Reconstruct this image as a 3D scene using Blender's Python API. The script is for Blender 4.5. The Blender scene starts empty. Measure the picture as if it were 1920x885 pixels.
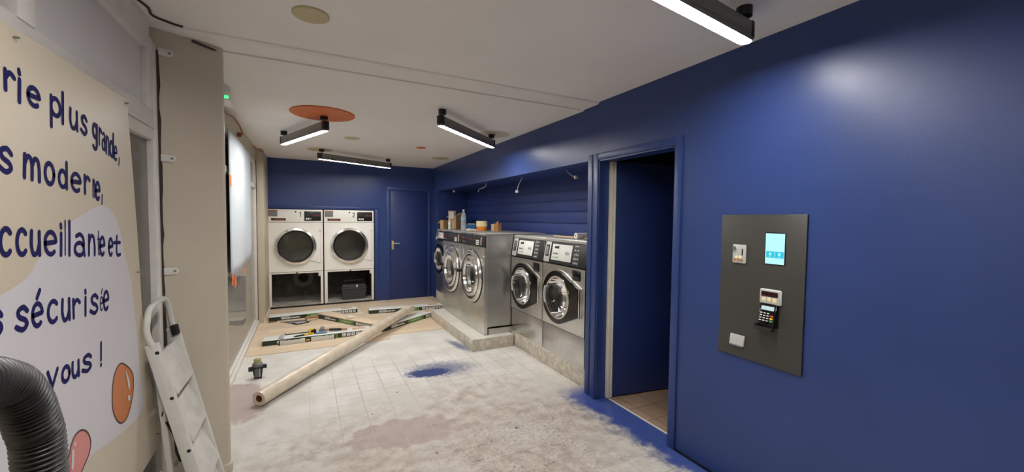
import bpy, bmesh, math, random
from mathutils import Vector, Matrix
random.seed(7)
PI = math.pi
scene = bpy.context.scene
col = scene.collection

# ------------------------------------------------------------------ camera, light, exposure
def make_camera():
    f, yaw, pitch, roll = 751.08, math.radians(27.207), math.radians(2.458), math.radians(0.59)
    fw = Vector((math.sin(yaw)*math.cos(pitch), math.cos(yaw)*math.cos(pitch), -math.sin(pitch)))
    rt = Vector((math.cos(yaw), -math.sin(yaw), 0)); up = rt.cross(fw)
    r2 = rt*math.cos(roll)+up*math.sin(roll); u2 = up*math.cos(roll)-rt*math.sin(roll)
    cd = bpy.data.cameras.new('camera'); co = bpy.data.objects.new('camera', cd); col.objects.link(co)
    m = Matrix((r2, u2, -fw)).transposed().to_4x4(); m.translation = (0, 0, 1.543)
    co.matrix_world = m
    cd.sensor_fit = 'HORIZONTAL'; cd.sensor_width = 36.0; cd.lens = f/1920*36
    cd.clip_start = 0.02
    scene.camera = co
make_camera()
LAMP = 110.0
LAMP_COLOR = (1.0, 0.972, 0.935)
scene.view_settings.view_transform = 'Standard'
scene.view_settings.look = 'None'
scene.view_settings.exposure = 0.12
scene.view_settings.gamma = 1.0
scene.view_settings.use_curve_mapping = False
wd = bpy.data.worlds.new('night'); scene.world = wd; wd.use_nodes = True
wd.node_tree.nodes['Background'].inputs[0].default_value = (0.35, 0.4, 0.5, 1)
wd.node_tree.nodes['Background'].inputs[1].default_value = 0.02

# ------------------------------------------------------------------ materials
def lin(c):
    if isinstance(c, str): c = [int(c[i:i+2], 16) for i in (1, 3, 5)]
    o = []
    for v in c:
        v = v/255.0
        o.append(v/12.92 if v <= 0.04045 else ((v+0.055)/1.055)**2.4)
    return (*o, 1.0)
class NT:
    def __init__(s, name):
        s.m = bpy.data.materials.new(name); s.m.use_nodes = True
        s.t = s.m.node_tree; s.b = s.t.nodes['Principled BSDF']; s.out = s.t.nodes['Material Output']
    def n(s, kind, **kw):
        nd = s.t.nodes.new(kind)
        for k, v in kw.items():
            if k[0] == 'i' and k[1:].isdigit(): s.put(nd.inputs[int(k[1:])], v)
            else: setattr(nd, k, v)
        return nd
    def put(s, inp, v):
        if hasattr(v, 'is_output') or isinstance(v, bpy.types.NodeSocket): s.t.links.new(v, inp)
        else: inp.default_value = v
    def math(s, op, a, b=None, c=None, clamp=False):
        nd = s.n('ShaderNodeMath', operation=op, use_clamp=clamp)
        s.put(nd.inputs[0], a)
        if b is not None: s.put(nd.inputs[1], b)
        if c is not None: s.put(nd.inputs[2], c)
        return nd.outputs[0]
    def step(s, x, a, b):
        nd = s.n('ShaderNodeMapRange', interpolation_type='SMOOTHSTEP'); s.put(nd.inputs[0], x)
        nd.inputs[1].default_value = a; nd.inputs[2].default_value = b
        return nd.outputs[0]
    def mix(s, fac, a, b):
        nd = s.n('ShaderNodeMix', data_type='RGBA'); s.put(nd.inputs[0], fac); s.put(nd.inputs[6], a); s.put(nd.inputs[7], b)
        return nd.outputs[2]
    def coords(s):
        tc = s.n('ShaderNodeTexCoord'); sp = s.n('ShaderNodeSeparateXYZ'); s.t.links.new(tc.outputs['Object'], sp.inputs[0])
        s.co = tc.outputs['Object']; s.x, s.y, s.z = sp.outputs
        return s
    def noise(s, scale, detail=4, rough=.55, vec=None, dist=0.0):
        nd = s.n('ShaderNodeTexNoise'); s.put(nd.inputs['Vector'], vec if vec is not None else s.co)
        nd.inputs['Scale'].default_value = scale; nd.inputs['Detail'].default_value = detail
        nd.inputs['Roughness'].default_value = rough; nd.inputs['Distortion'].default_value = dist
        return nd.outputs[0]
    def scaled(s, v):
        nd = s.n('ShaderNodeVectorMath', operation='MULTIPLY'); s.put(nd.inputs[0], s.co); nd.inputs[1].default_value = v
        return nd.outputs[0]
    def bump(s, h, strength=.2, dist=.01):
        nd = s.n('ShaderNodeBump'); s.put(nd.inputs['Height'], h); nd.inputs['Strength'].default_value = strength
        nd.inputs['Distance'].default_value = dist
        s.t.links.new(nd.outputs[0], s.b.inputs['Normal'])
    def set(s, **kw):
        names = {'color': 'Base Color', 'rough': 'Roughness', 'metal': 'Metallic', 'spec': 'Specular IOR Level', 'trans': 'Transmission Weight',
                 'ior': 'IOR', 'emit': 'Emission Color', 'es': 'Emission Strength', 'coat': 'Coat Weight', 'alpha': 'Alpha'}
        for k, v in kw.items(): s.put(s.b.inputs[names[k]], v)
        return s
def P(name, color, rough=.5, metal=0.0, spec=.5, wear=0.0, wscale=20, bump=0.0, bscale=200, **kw):
    """a plain procedural material: base colour broken up by soft noise, optional surface grain"""
    t = NT(name).coords(); c = lin(color) if not (isinstance(color, tuple) and len(color) == 4) else color
    t.set(rough=rough, metal=metal, spec=spec, **kw)
    if wear:
        d = tuple(v*(1-wear) for v in c[:3])+(1,)
        t.set(color=t.mix(t.step(t.noise(wscale, 5), .35, .7), d, c))
    else: t.set(color=c)
    if bump: t.bump(t.noise(bscale, 2), bump, .003)
    return t.m
def emitter(name, color, strength):
    t = NT(name); t.set(color=(0.02, 0.02, 0.02, 1), emit=color, es=strength, rough=.4); return t.m
def glass(name, tint, refl_rough=.02, opac=0.0, haze=(.55, .52, .47, 1)):
    t = NT(name)
    tr = t.n('ShaderNodeBsdfTransparent'); tr.inputs[0].default_value = tint
    gl = t.n('ShaderNodeBsdfGlossy'); gl.inputs['Roughness'].default_value = refl_rough; gl.inputs[0].default_value = (1, 1, 1, 1)
    fr = t.n('ShaderNodeFresnel'); fr.inputs[0].default_value = 1.5
    mx = t.n('ShaderNodeMixShader'); t.t.links.new(fr.outputs[0], mx.inputs[0]); t.t.links.new(tr.outputs[0], mx.inputs[1]); t.t.links.new(gl.outputs[0], mx.inputs[2])
    last = mx
    if opac:
        df = t.n('ShaderNodeBsdfDiffuse'); df.inputs[0].default_value = haze
        m2 = t.n('ShaderNodeMixShader'); m2.inputs[0].default_value = opac
        t.t.links.new(mx.outputs[0], m2.inputs[1]); t.t.links.new(df.outputs[0], m2.inputs[2]); last = m2
    t.t.links.new(last.outputs[0], t.out.inputs[0])
    return t.m
def steel(name, base=(.74, .725, .70, 1), rough=.3, axis=(3, 3, 90), dirt=.18):
    t = NT(name).coords()
    g = t.noise(1.0, 3, vec=t.scaled(axis)); n2 = t.noise(3.5, 5)
    d = tuple(v*(1-dirt) for v in base[:3])+(1,)
    t.set(color=t.mix(t.step(n2, .3, .7), d, base), metal=1.0)
    t.set(rough=t.math('ADD', t.math('MULTIPLY', g, .14), rough-.07))
    t.bump(t.noise(2.2, 2), .12, .05)
    return t.m

M = {}
def blue_paint(name, c=(44, 65, 122), rough=.36, bump=.1):
    t = NT(name).coords(); c = lin(c)
    n = t.noise(1.6, 4); d = tuple(v*.86 for v in c[:3])+(1,)
    t.set(color=t.mix(t.step(n, .3, .7), d, c), spec=.5)
    t.set(rough=t.math('ADD', t.math('MULTIPLY', t.noise(4, 3), .12), rough-.06))
    t.bump(t.noise(150, 3, .6), bump, .004)
    return t.m
M['blue'] = blue_paint('blue_wall_paint')
M['blue_door'] = blue_paint('blue_door_paint', (33, 52, 108), .45, .04)
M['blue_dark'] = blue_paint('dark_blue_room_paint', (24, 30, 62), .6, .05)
M['ceil'] = P('white_ceiling_paint', (238, 233, 229), .7, wear=.05, wscale=1.5, bump=.06, bscale=60)
M['cream'] = P('cream_paint', (204, 193, 174), .5, wear=.06, wscale=3, bump=.08, bscale=90)
M['cream2'] = P('cream_column_paint', (200, 190, 168), .45, wear=.05, wscale=4)
M['white'] = P('white_enamel', (244, 242, 234), .35, wear=.03, wscale=6)
M['frame_white'] = P('white_frame_paint', (226, 221, 215), .4, wear=.08, wscale=12)
M['frosted'] = P('pale_transom_panel', (214, 211, 214), .35, wear=.06, wscale=2)
M['greypane'] = P('grey_pane', (92, 92, 96), .3)
M['black'] = P('black_plastic', (16, 16, 17), .3)
M['matt_black'] = P('matt_black', (12, 12, 13), .6)
M['gloss_black'] = P('gloss_black', (10, 10, 11), .12)
M['dark_panel'] = P('dark_grey_panel', (36, 37, 38), .4)
M['plate'] = P('dark_grey_plate', (62, 61, 57), .42)
M['steel'] = steel('stainless_steel')
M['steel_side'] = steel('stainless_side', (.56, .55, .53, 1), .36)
M['chrome'] = steel('polished_steel', (.86, .85, .83, 1), .16, (1, 1, 1), .05)
M['drum'] = steel('drum_steel', (.50, .49, .46, 1), .32)
M['grey'] = P('grey_plastic', (120, 120, 120), .45)
M['silver'] = P('silver_panel', (196, 197, 194), .35, metal=.25)
M['label_white'] = P('label_white', (225, 225, 220), .5)
M['number_black'] = P('print_black', (18, 18, 18), .5)
M['red'] = P('red_print', (150, 40, 34), .45)
M['orange_red'] = P('orange_red_strip', (176, 70, 40), .5)
M['green'] = P('green_print', (70, 150, 90), .45)
M['concrete'] = P('worn_concrete', (216, 207, 190), .85, wear=.3, wscale=18, bump=.5, bscale=40)
M['plinth_top'] = P('painted_plinth_top', (206, 203, 192), .7, wear=.1, wscale=8)
M['dryer_in'] = P('dark_dusty_sheet_metal', (112, 104, 94), .6, wear=.5, wscale=5)
M['dryer_floor'] = P('dusty_grey_plate', (186, 182, 172), .7, wear=.35, wscale=6)
M['dryer_glass'] = glass('dryer_glass', (.55, .55, .50, 1))
M['washer_glass'] = glass('washer_glass', (.8, .82, .81, 1))
M['window_glass'] = glass('window_glass', (.8, .78, .75, 1), .03, .36)
M['door_glass'] = glass('door_glass', (.8, .78, .74, 1), .05, .08)
M['brown_out'] = P('brown_shutter', (188, 170, 146), .8, wear=.3, wscale=14)
M['grey_out'] = P('grey_outside', (120, 104, 92), .8, wear=.5, wscale=3)
M['paper'] = P('white_paper', (206, 214, 220), .6, wear=.03, wscale=3)
M['tape'] = P('orange_tape', (226, 120, 66), .5)
M['banner'] = P('banner_cream', (196, 184, 164), .42, wear=.03, wscale=3)
M['banner_white'] = P('banner_pale_print', (200, 196, 200), .42)
M['banner_ink'] = P('banner_navy_ink', (24, 22, 80), .7, spec=.15)
M['balloon_orange'] = P('print_orange', (190, 108, 48), .4)
M['balloon_pink'] = P('print_pink', (206, 126, 122), .4)
M['balloon_line'] = P('print_brown_line', (70, 36, 26), .5)
M['brass'] = P('brass', (150, 120, 70), .35, metal=.9)
M['alu_white'] = P('white_lacquered_metal', (212, 210, 203), .4, wear=.08, wscale=12)
M['step_white'] = P('worn_white_step', (214, 211, 204), .6, wear=.12, wscale=14)
M['rubber'] = P('black_rubber', (20, 20, 20), .6)
M['hose'] = P('black_hose', (50, 49, 48), .42)
M['vinyl'] = P('wrapped_vinyl', (226, 212, 190), .35, wear=.16, wscale=12, coat=.3)
M['cardboard'] = P('cardboard', (190, 156, 114), .8, wear=.1, wscale=15)
M['cardboard_in'] = P('cardboard_pale', (205, 176, 136), .8, wear=.1, wscale=15)
M['core'] = P('cardboard_core', (120, 66, 40), .8)
M['gap'] = P('dark_gap', (58, 48, 40), .8)
M['lid_steel'] = P('brushed_lid', (206, 203, 196), .45, metal=.6, wear=.12, wscale=8)
M['box_white'] = P('printed_box_white', (226, 226, 222), .45)
M['box_dark'] = P('printed_box_dark_green', (34, 48, 34), .4)
M['box_green'] = P('printed_box_green', (88, 134, 64), .4)
M['orange_disc'] = P('orange_disc_paint', (212, 112, 54), .5, wear=.1, wscale=8)
M['beige_disc'] = P('beige_disc_paint', (196, 180, 146), .6)
M['faint_disc'] = P('faint_disc_paint', (200, 192, 172), .65)
M['lamp_housing'] = P('lamp_housing_grey', (118, 114, 108), .45, metal=.2)
M['lamp_end'] = P('lamp_black', (22, 21, 21), .45)
M['lamp'] = emitter('lamp_diffuser', (*LAMP_COLOR, 1), LAMP)
M['screen'] = emitter('lit_screen', (.45, .90, .93, 1), 1.0)
M['screen_btn'] = emitter('lit_screen_button', (.0, .50, .70, 1), 1.0)
M['screen_ico'] = emitter('lit_screen_icon', (.35, .85, .95, 1), 1.0)
M['exit_green'] = emitter('exit_sign_glow', (.10, .85, .30, 1), 1.1)
M['lcd'] = emitter('lcd_display', (.55, .72, .74, 1), .9)
M['red_led'] = P('dark_red_display', (46, 6, 12), .2)
M['yellow'] = P('yellow_plastic', (222, 180, 40), .45)
M['orange'] = P('orange_plastic', (240, 140, 40), .4)
M['cream_plastic'] = P('cream_lid', (242, 226, 176), .4)
M['blue_plastic'] = P('blue_plastic', (30, 112, 170), .4)
M['white_plastic'] = P('white_plastic', (236, 234, 226), .35)
M['bottle_label'] = P('pale_blue_label', (150, 190, 215), .45)
M['clear'] = glass('clear_plastic', (.9, .93, .94, 1), .05, .34, (.86, .89, .92, 1))
M['tote'] = P('dark_grey_tote', (56, 58, 60), .5)
M['tote_clear'] = glass('smoky_lid', (.5, .52, .52, 1), .1, .12)
M['wood'] = P('tool_wood', (176, 128, 84), .6, wear=.2, wscale=20)
M['slate'] = P('grey_sheet', (120, 118, 112), .6, wear=.2, wscale=12)
M['wire'] = P('grey_cable', (176, 172, 174), .5)
M['copper'] = P('copper_brown_cable', (150, 84, 52), .5)
M['terminal'] = P('terminal_block', (226, 206, 196), .5)
M['clearyellow'] = P('yellowish_clear_plastic', (178, 172, 120), .3)
M['skirting_white'] = P('skirting_white', (236, 230, 214), .5, wear=.08, wscale=10)
M['blue_strap'] = P('pale_blue_strap', (110, 140, 180), .5)

def floor_material():
    t = NT('dusty_tile_floor').coords()
    n1 = t.noise(2.2, 6, .62); n2 = t.noise(9, 6, .65); n3 = t.noise(38, 5, .7); n4 = t.noise(1.1, 3)
    wob = t.math('MULTIPLY', t.math('SUBTRACT', n2, .5), .9)
    def ell(cx, cy, rx, ry, rot=0.0, amp=1.0, e=.3, src=None):
        c, s_ = math.cos(rot), math.sin(rot)
        dx = t.math('SUBTRACT', t.x, cx); dy = t.math('SUBTRACT', t.y, cy)
        a = t.math('DIVIDE', t.math('ADD', t.math('MULTIPLY', dx, c), t.math('MULTIPLY', dy, s_)), rx)
        b = t.math('DIVIDE', t.math('SUBTRACT', t.math('MULTIPLY', dy, c), t.math('MULTIPLY', dx, s_)), ry)
        r = t.math('SQRT', t.math('ADD', t.math('MULTIPLY', a, a), t.math('MULTIPLY', b, b)))
        r = t.math('ADD', r, t.math('MULTIPLY', src if src is not None else wob, amp))
        return t.math('SUBTRACT', 1.0, t.step(r, 1-e, 1+e))
    white = t.mix(t.step(n1, .3, .72), lin((200, 196, 188)), lin((222, 220, 215)))
    # worn greyish-beige middle ground where the primer is thin
    worn_zone = t.math('MAXIMUM', ell(1.15, 2.55, 1.15, .95, 0, 1.0, .55), ell(.5, 2.3, 1.0, .95, 0, 1.0, .5))
    beige = t.mix(t.step(n2, .35, .65), lin((168, 155, 144)), lin((200, 192, 180)))
    cr = t.mix(t.math('MULTIPLY', worn_zone, t.step(n1, .30, .6)), white, beige)
    # bare mauve tile showing
    mauve = t.mix(n2, lin((158, 138, 134)), lin((186, 168, 160)))
    bare = t.math('MAXIMUM', ell(.62, 2.86, .40, .20, -.15, 1.3, .12), ell(-.50, 3.95, .20, .42, .15, .9, .1))
    bare = t.math('MAXIMUM', bare, t.math('MULTIPLY', ell(1.45, 2.45, .75, .45, .2, 1.2, .5), t.step(n3, .48, .6)))
    cr = t.mix(t.math('MULTIPLY', bare, .8), cr, mauve)
    # scratches
    vs = t.n('ShaderNodeTexVoronoi', feature='DISTANCE_TO_EDGE'); t.put(vs.inputs['Vector'], t.co); vs.inputs['Scale'].default_value = 17
    wv = t.n('ShaderNodeTexNoise'); wv.inputs['Scale'].default_value = 15; wv.inputs['Detail'].default_value = 2; t.put(wv.inputs['Vector'], t.co)
    wv.inputs['Distortion'].default_value = 1.6
    line = t.math('SUBTRACT', 1.0, t.step(t.math('ABSOLUTE', t.math('SUBTRACT', wv.outputs[0], .5)), .004, .022))
    scr = t.math('MULTIPLY', t.math('MULTIPLY', line, ell(1.35, 2.15, .85, .62, .2, 1.0, .6)), t.step(t.noise(6, 3), .45, .58))
    cr = t.mix(t.math('MULTIPLY', scr, .75), cr, lin((112, 94, 84)))
    # tile joints, 20 cm grid
    def joint(v, off):
        m = t.math('ABSOLUTE', t.math('SUBTRACT', t.math('FRACT', t.math('DIVIDE', t.math('SUBTRACT', v, off), .2)), .5))
        return t.math('SUBTRACT', 1.0, t.step(t.math('SUBTRACT', .5, m), .006, .02))
    jt = t.math('MAXIMUM', joint(t.x, .012), joint(t.y, .092))
    vis = t.math('MULTIPLY', t.step(n4, .15, .5), t.math('SUBTRACT', 1.0, t.step(t.y, 4.0, 4.9)))
    leftfade = t.step(t.x, -.25, .45)
    jm = t.math('MULTIPLY', t.math('MULTIPLY', jt, vis), t.math('MULTIPLY', leftfade, t.step(n3, .1, .45)))
    jc = t.mix(t.math('MULTIPLY', worn_zone, .75), lin((132, 120, 110)), lin((206, 198, 188)))
    cr = t.mix(t.math('MULTIPLY', jm, .72), cr, jc)
    # blue paint: pool, overspray by the wall and by the plinth
    blue = lin((20, 42, 100))
    wob3 = t.math('MULTIPLY', t.math('SUBTRACT', t.noise(24, 6, .75, dist=1.5), .5), 2.2)
    strk = t.math('MULTIPLY', t.math('SUBTRACT', t.noise(1.0, 5, .7, vec=t.scaled((26, 60, 1)), dist=.6), .5), 3.2)
    pool = ell(1.08, 3.87, .23, .115, -.2, .7, .14, src=strk)
    pool = t.math('MAXIMUM', pool, t.math('MULTIPLY', ell(1.22, 3.92, .30, .17, -.2, 1.0, .5, src=strk), .7))
    edge = t.math('ADD', 2.02, t.math('MULTIPLY', t.math('SUBTRACT', n2, .5), .34))
    ridge = t.math('ADD', edge, t.math('MULTIPLY', t.math('SUBTRACT', t.noise(1.4, 1), .5), .25))
    strip = t.math('MULTIPLY', t.step(t.math('SUBTRACT', t.x, ridge), -.07, .10), t.math('SUBTRACT', 1.0, t.step(t.y, 2.78, 3.05)))
    spl = t.math('MULTIPLY', ell(1.63, 4.56, .055, .24, .18, .8, .6, src=strk), .8)
    drops = t.math('MULTIPLY', t.step(t.noise(15, 2, .5), .735, .755), t.math('SUBTRACT', 1.0, t.step(t.y, 4.0, 4.4)))
    bl = t.math('MAXIMUM', t.math('MAXIMUM', pool, strip), t.math('MAXIMUM', spl, drops))
    cr = t.mix(t.math('MULTIPLY', bl, .93), cr, t.mix(strip, t.mix(n2, blue, lin((34, 64, 132))), lin((30, 64, 144))))
    t.set(color=cr, spec=.35)
    t.set(rough=t.math('SUBTRACT', .62, t.math('MULTIPLY', bl, .32)))
    hh = t.math('SUBTRACT', t.math('MULTIPLY', n3, .35), t.math('MULTIPLY', jm, .5))
    t.bump(hh, .25, .006)
    return t.m
M['floor'] = floor_material()
def laminate_material():
    t = NT('pale_oak_laminate').coords()
    br = t.n('ShaderNodeTexBrick'); t.put(br.inputs['Vector'], t.co)
    br.inputs['Color1'].default_value = lin((228, 208, 180)); br.inputs['Color2'].default_value = lin((212, 190, 164)); br.inputs['Mortar'].default_value = lin((140, 116, 92))
    br.inputs['Scale'].default_value = 1.0; br.inputs['Mortar Size'].default_value = .0012; br.inputs['Brick Width'].default_value = 1.28; br.inputs['Row Height'].default_value = .19
    br.offset = .37; br.inputs['Bias'].default_value = .1
    g = t.noise(1.0, 5, .6, vec=t.scaled((2.2, 34, 1)))
    t.set(color=t.mix(t.math('MULTIPLY', t.step(g, .35, .7), .3), br.outputs[0], lin((198, 174, 148))), rough=.5, spec=.35)
    return t.m
M['laminate'] = laminate_material()
def side_tile():
    t = NT('beige_tile').coords()
    rot = t.n('ShaderNodeVectorRotate', rotation_type='Z_AXIS'); t.put(rot.inputs['Vector'], t.co); rot.inputs['Angle'].default_value = 0.0
    br = t.n('ShaderNodeTexBrick'); t.put(br.inputs['Vector'], rot.outputs[0]); br.offset = 0
    br.inputs['Color1'].default_value = lin((176, 150, 126)); br.inputs['Color2'].default_value = lin((160, 134, 112)); br.inputs['Mortar'].default_value = lin((120, 104, 90))
    br.inputs['Scale'].default_value = 1.0; br.inputs['Mortar Size'].default_value = .004; br.inputs['Brick Width'].default_value = .2; br.inputs['Row Height'].default_value = .2
    t.set(color=br.outputs[0], rough=.5); return t.m
M['side_tile'] = side_tile()
def cloth_ridges():
    return blue_paint('alcove_blue_paint', (40, 60, 122), .5, .05)
M['alcove'] = cloth_ridges()

# ------------------------------------------------------------------ mesh helpers
class B:
    def __init__(s): s.bm = bmesh.new(); s.mats = []; s.X = Matrix.Identity(4)
    def mi(s, m):
        if m is None: return 0
        if m not in s.mats: s.mats.append(m)
        return s.mats.index(m)
    def _merge(s, tmp, m):
        i = s.mi(m)
        for f in tmp.faces: f.material_index = i
        tmp.transform(s.X)
        me = bpy.data.meshes.new('tmp'); tmp.to_mesh(me); tmp.free(); s.bm.from_mesh(me); bpy.data.meshes.remove(me)
        return s
    def box(s, x0, x1, y0, y1, z0, z1, bev=0.0, m=None, seg=2, rot=None):
        t = bmesh.new(); bmesh.ops.create_cube(t, size=1.0)
        t.transform(Matrix.Translation(((x0+x1)/2, (y0+y1)/2, (z0+z1)/2)) @ (rot or Matrix.Identity(4)) @ Matrix.Diagonal((abs(x1-x0), abs(y1-y0), abs(z1-z0), 1)))
        if bev: bmesh.ops.bevel(t, geom=list(t.edges), offset=bev, segments=seg, affect='EDGES', profile=.5)
        return s._merge(t, m)
    def cyl(s, p0, p1, r, r2=None, seg=24, m=None, cap=True):
        p0, p1 = Vector(p0), Vector(p1); d = p1-p0; t = bmesh.new()
        bmesh.ops.create_cone(t, cap_ends=cap, segments=seg, radius1=r, radius2=r if r2 is None else r2, depth=d.length)
        t.transform(Matrix.Translation((p0+p1)/2) @ d.to_track_quat('Z', 'Y').to_matrix().to_4x4())
        return s._merge(t, m)
    def sphere(s, c, r, sc=(1, 1, 1), m=None, seg=16):
        t = bmesh.new(); bmesh.ops.create_uvsphere(t, u_segments=seg, v_segments=max(8, seg//2), radius=r)
        t.transform(Matrix.Translation(c) @ Matrix.Diagonal((*sc, 1))); return s._merge(t, m)
    def tube(s, pts, r, seg=10, m=None, closed=False, cap=True, radii=None):
        pts = [Vector(p) for p in pts]; n = len(pts); t = bmesh.new(); rings = []; up = None
        for i, p in enumerate(pts):
            a = pts[(i-1) % n] if (closed or i) else p; b = pts[(i+1) % n] if (closed or i < n-1) else p
            d = (b-a).normalized()
            if up is None:
                up = Vector((0, 0, 1)) if abs(d.z) < .9 else Vector((1, 0, 0))
            side = d.cross(up)
            if side.length < 1e-5: side = d.orthogonal()
            side.normalize(); up = side.cross(d).normalized()
            rr = radii[i] if radii else r
            rings.append([t.verts.new(p+(side*math.cos(q)+up*math.sin(q))*rr) for q in [2*PI*k/seg for k in range(seg)]])
        rng = n if closed else n-1
        for i in range(rng):
            A, C = rings[i], rings[(i+1) % n]
            for k in range(seg): t.faces.new((A[k], A[(k+1) % seg], C[(k+1) % seg], C[k]))
        if cap and not closed:
            t.faces.new(rings[0][::-1]); t.faces.new(rings[-1])
        bmesh.ops.recalc_face_normals(t, faces=t.faces)
        return s._merge(t, m)
    def lathe(s, prof, c=(0, 0, 0), axis='Z', seg=48, m=None, closed=False):
        """prof: (radius, height) pairs, turned about the axis through c"""
        t = bmesh.new(); rings = []
        for r, h in prof:
            if r < 1e-6: rings.append([t.verts.new((0, 0, h))])
            else: rings.append([t.verts.new((r*math.cos(2*PI*k/seg), r*math.sin(2*PI*k/seg), h)) for k in range(seg)])
        pr = list(zip(rings[:-1], rings[1:]))
        if closed: pr.append((rings[-1], rings[0]))
        for A, C in pr:
            for k in range(seg):
                j = (k+1) % seg
                if len(A) == 1 and len(C) == 1: continue
                if len(A) == 1: t.faces.new((A[0], C[j], C[k]))
                elif len(C) == 1: t.faces.new((A[k], A[j], C[0]))
                else: t.faces.new((A[k], A[j], C[j], C[k]))
        bmesh.ops.recalc_face_normals(t, faces=t.faces)
        R = {'Z': Matrix.Identity(4), '-Y': Matrix.Rotation(PI/2, 4, 'X'), 'Y': Matrix.Rotation(-PI/2, 4, 'X'), '-X': Matrix.Rotation(-PI/2, 4, 'Y'), '-Z': Matrix.Rotation(PI, 4, 'X')}[axis]
        t.transform(Matrix.Translation(c) @ R); return s._merge(t, m)
    def prism(s, poly, c0, c1, plane='XZ', bev=0.0, m=None, seg=2):
        """poly in 2D; plane XZ extrudes along Y, YZ along X, XY along Z"""
        def q(a, b, c): return {'XZ': (a, c, b), 'YZ': (c, a, b), 'XY': (a, b, c)}[plane]
        t = bmesh.new()
        lo = [t.verts.new(q(a, b, c0)) for a, b in poly]; hi = [t.verts.new(q(a, b, c1)) for a, b in poly]
        t.faces.new(lo); t.faces.new(hi[::-1]); n = len(poly)
        for i in range(n): t.faces.new((lo[i], hi[i], hi[(i+1) % n], lo[(i+1) % n]))
        bmesh.ops.recalc_face_normals(t, faces=t.faces)
        if bev: bmesh.ops.bevel(t, geom=list(t.edges), offset=bev, segments=seg, affect='EDGES', profile=.5)
        return s._merge(t, m)
    def holed(s, poly, cx, cz, r, y0, y1, m=None):
        """plate in the XZ plane with a round hole, star-shaped outline about the hole's centre"""
        n = len(poly); A = [2*PI*k/72 for k in range(72)]+[math.atan2(z-cz, x-cx) % (2*PI) for x, z in poly]
        A = sorted(A); A = [a for i, a in enumerate(A) if i == 0 or a-A[i-1] > 1e-4]
        def hit(a):
            dx, dz = math.cos(a), math.sin(a); best = 0
            for i in range(n):
                (x0, z0), (x1, z1) = poly[i], poly[(i+1) % n]; ex, ez = x1-x0, z1-z0; den = dx*ez-dz*ex
                if abs(den) < 1e-9: continue
                t_ = ((x0-cx)*ez-(z0-cz)*ex)/den; u = ((x0-cx)*dz-(z0-cz)*dx)/den
                if t_ > 0 and -1e-4 <= u <= 1.0001: best = max(best, t_)
            return cx+dx*best, cz+dz*best
        t = bmesh.new(); V = []
        for a in A:
            ox, oz = hit(a); ix, iz = cx+r*math.cos(a), cz+r*math.sin(a)
            V.append([t.verts.new(p) for p in ((ox, y0, oz), (ix, y0, iz), (ix, y1, iz), (ox, y1, oz))])
        for i in range(len(V)):
            p, q = V[i], V[(i+1) % len(V)]
            for j in range(4): t.faces.new((p[j], q[j], q[(j+1) % 4], p[(j+1) % 4]))
        bmesh.ops.recalc_face_normals(t, faces=t.faces)
        return s._merge(t, m)
    def face(s, pts, m=None):
        t = bmesh.new(); t.faces.new([t.verts.new(p) for p in pts]); return s._merge(t, m)
    def make(s, name, mat=None, parent=None, loc=(0, 0, 0), rot=(0, 0, 0), smooth=35):
        me = bpy.data.meshes.new(name); s.bm.to_mesh(me); s.bm.free()
        if mat is not None: me.materials.append(mat)
        else:
            for m in s.mats: me.materials.append(m)
        for p in me.polygons: p.use_smooth = True
        me.set_sharp_from_angle(angle=math.radians(smooth))
        o = bpy.data.objects.new(name, me); col.objects.link(o)
        o.location = loc; o.rotation_euler = rot
        if parent: o.parent = parent
        return o
def tag(o, label=None, cat=None, group=None, kind=None):
    for k, v in (('label', label), ('category', cat), ('group', group), ('kind', kind)):
        if v: o[k] = v
    return o
def thing(name, label, cat, loc=(0, 0, 0), rz=0.0, group=None):
    o = bpy.data.objects.new(name, None); col.objects.link(o); o.empty_display_size = .1
    o.location = loc; o.rotation_euler = (0, 0, rz)
    return tag(o, label, cat, group)
def struct(b, name, mat, label, **kw):
    o = b.make(name, mat, **kw); tag(o, label, name.split('_')[0].split('.')[0], None, 'structure'); return o
def copy_tree(o, parent=None):
    c = o.copy(); col.objects.link(c)
    if parent: c.parent = parent
    for ch in list(o.children): copy_tree(ch, c)
    return c
def circle(cx, cz, r, a0=0, a1=360, n=48):
    return [(cx+r*math.cos(math.radians(a0+(a1-a0)*k/n)), cz+r*math.sin(math.radians(a0+(a1-a0)*k/n))) for k in range(n+(0 if a1-a0 == 360 else 1))]
def smooth_path(pts, n=8):
    P_ = [Vector(p) for p in pts]; out = []
    for i in range(len(P_)-1):
        p0 = P_[max(i-1, 0)]; p1 = P_[i]; p2 = P_[i+1]; p3 = P_[min(i+2, len(P_)-1)]
        for k in range(n):
            t = k/n
            out.append(.5*((2*p1)+(-p0+p2)*t+(2*p0-5*p1+4*p2-p3)*t*t+(-p0+3*p1-3*p2+p3)*t**3))
    return out+[P_[-1]]

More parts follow.
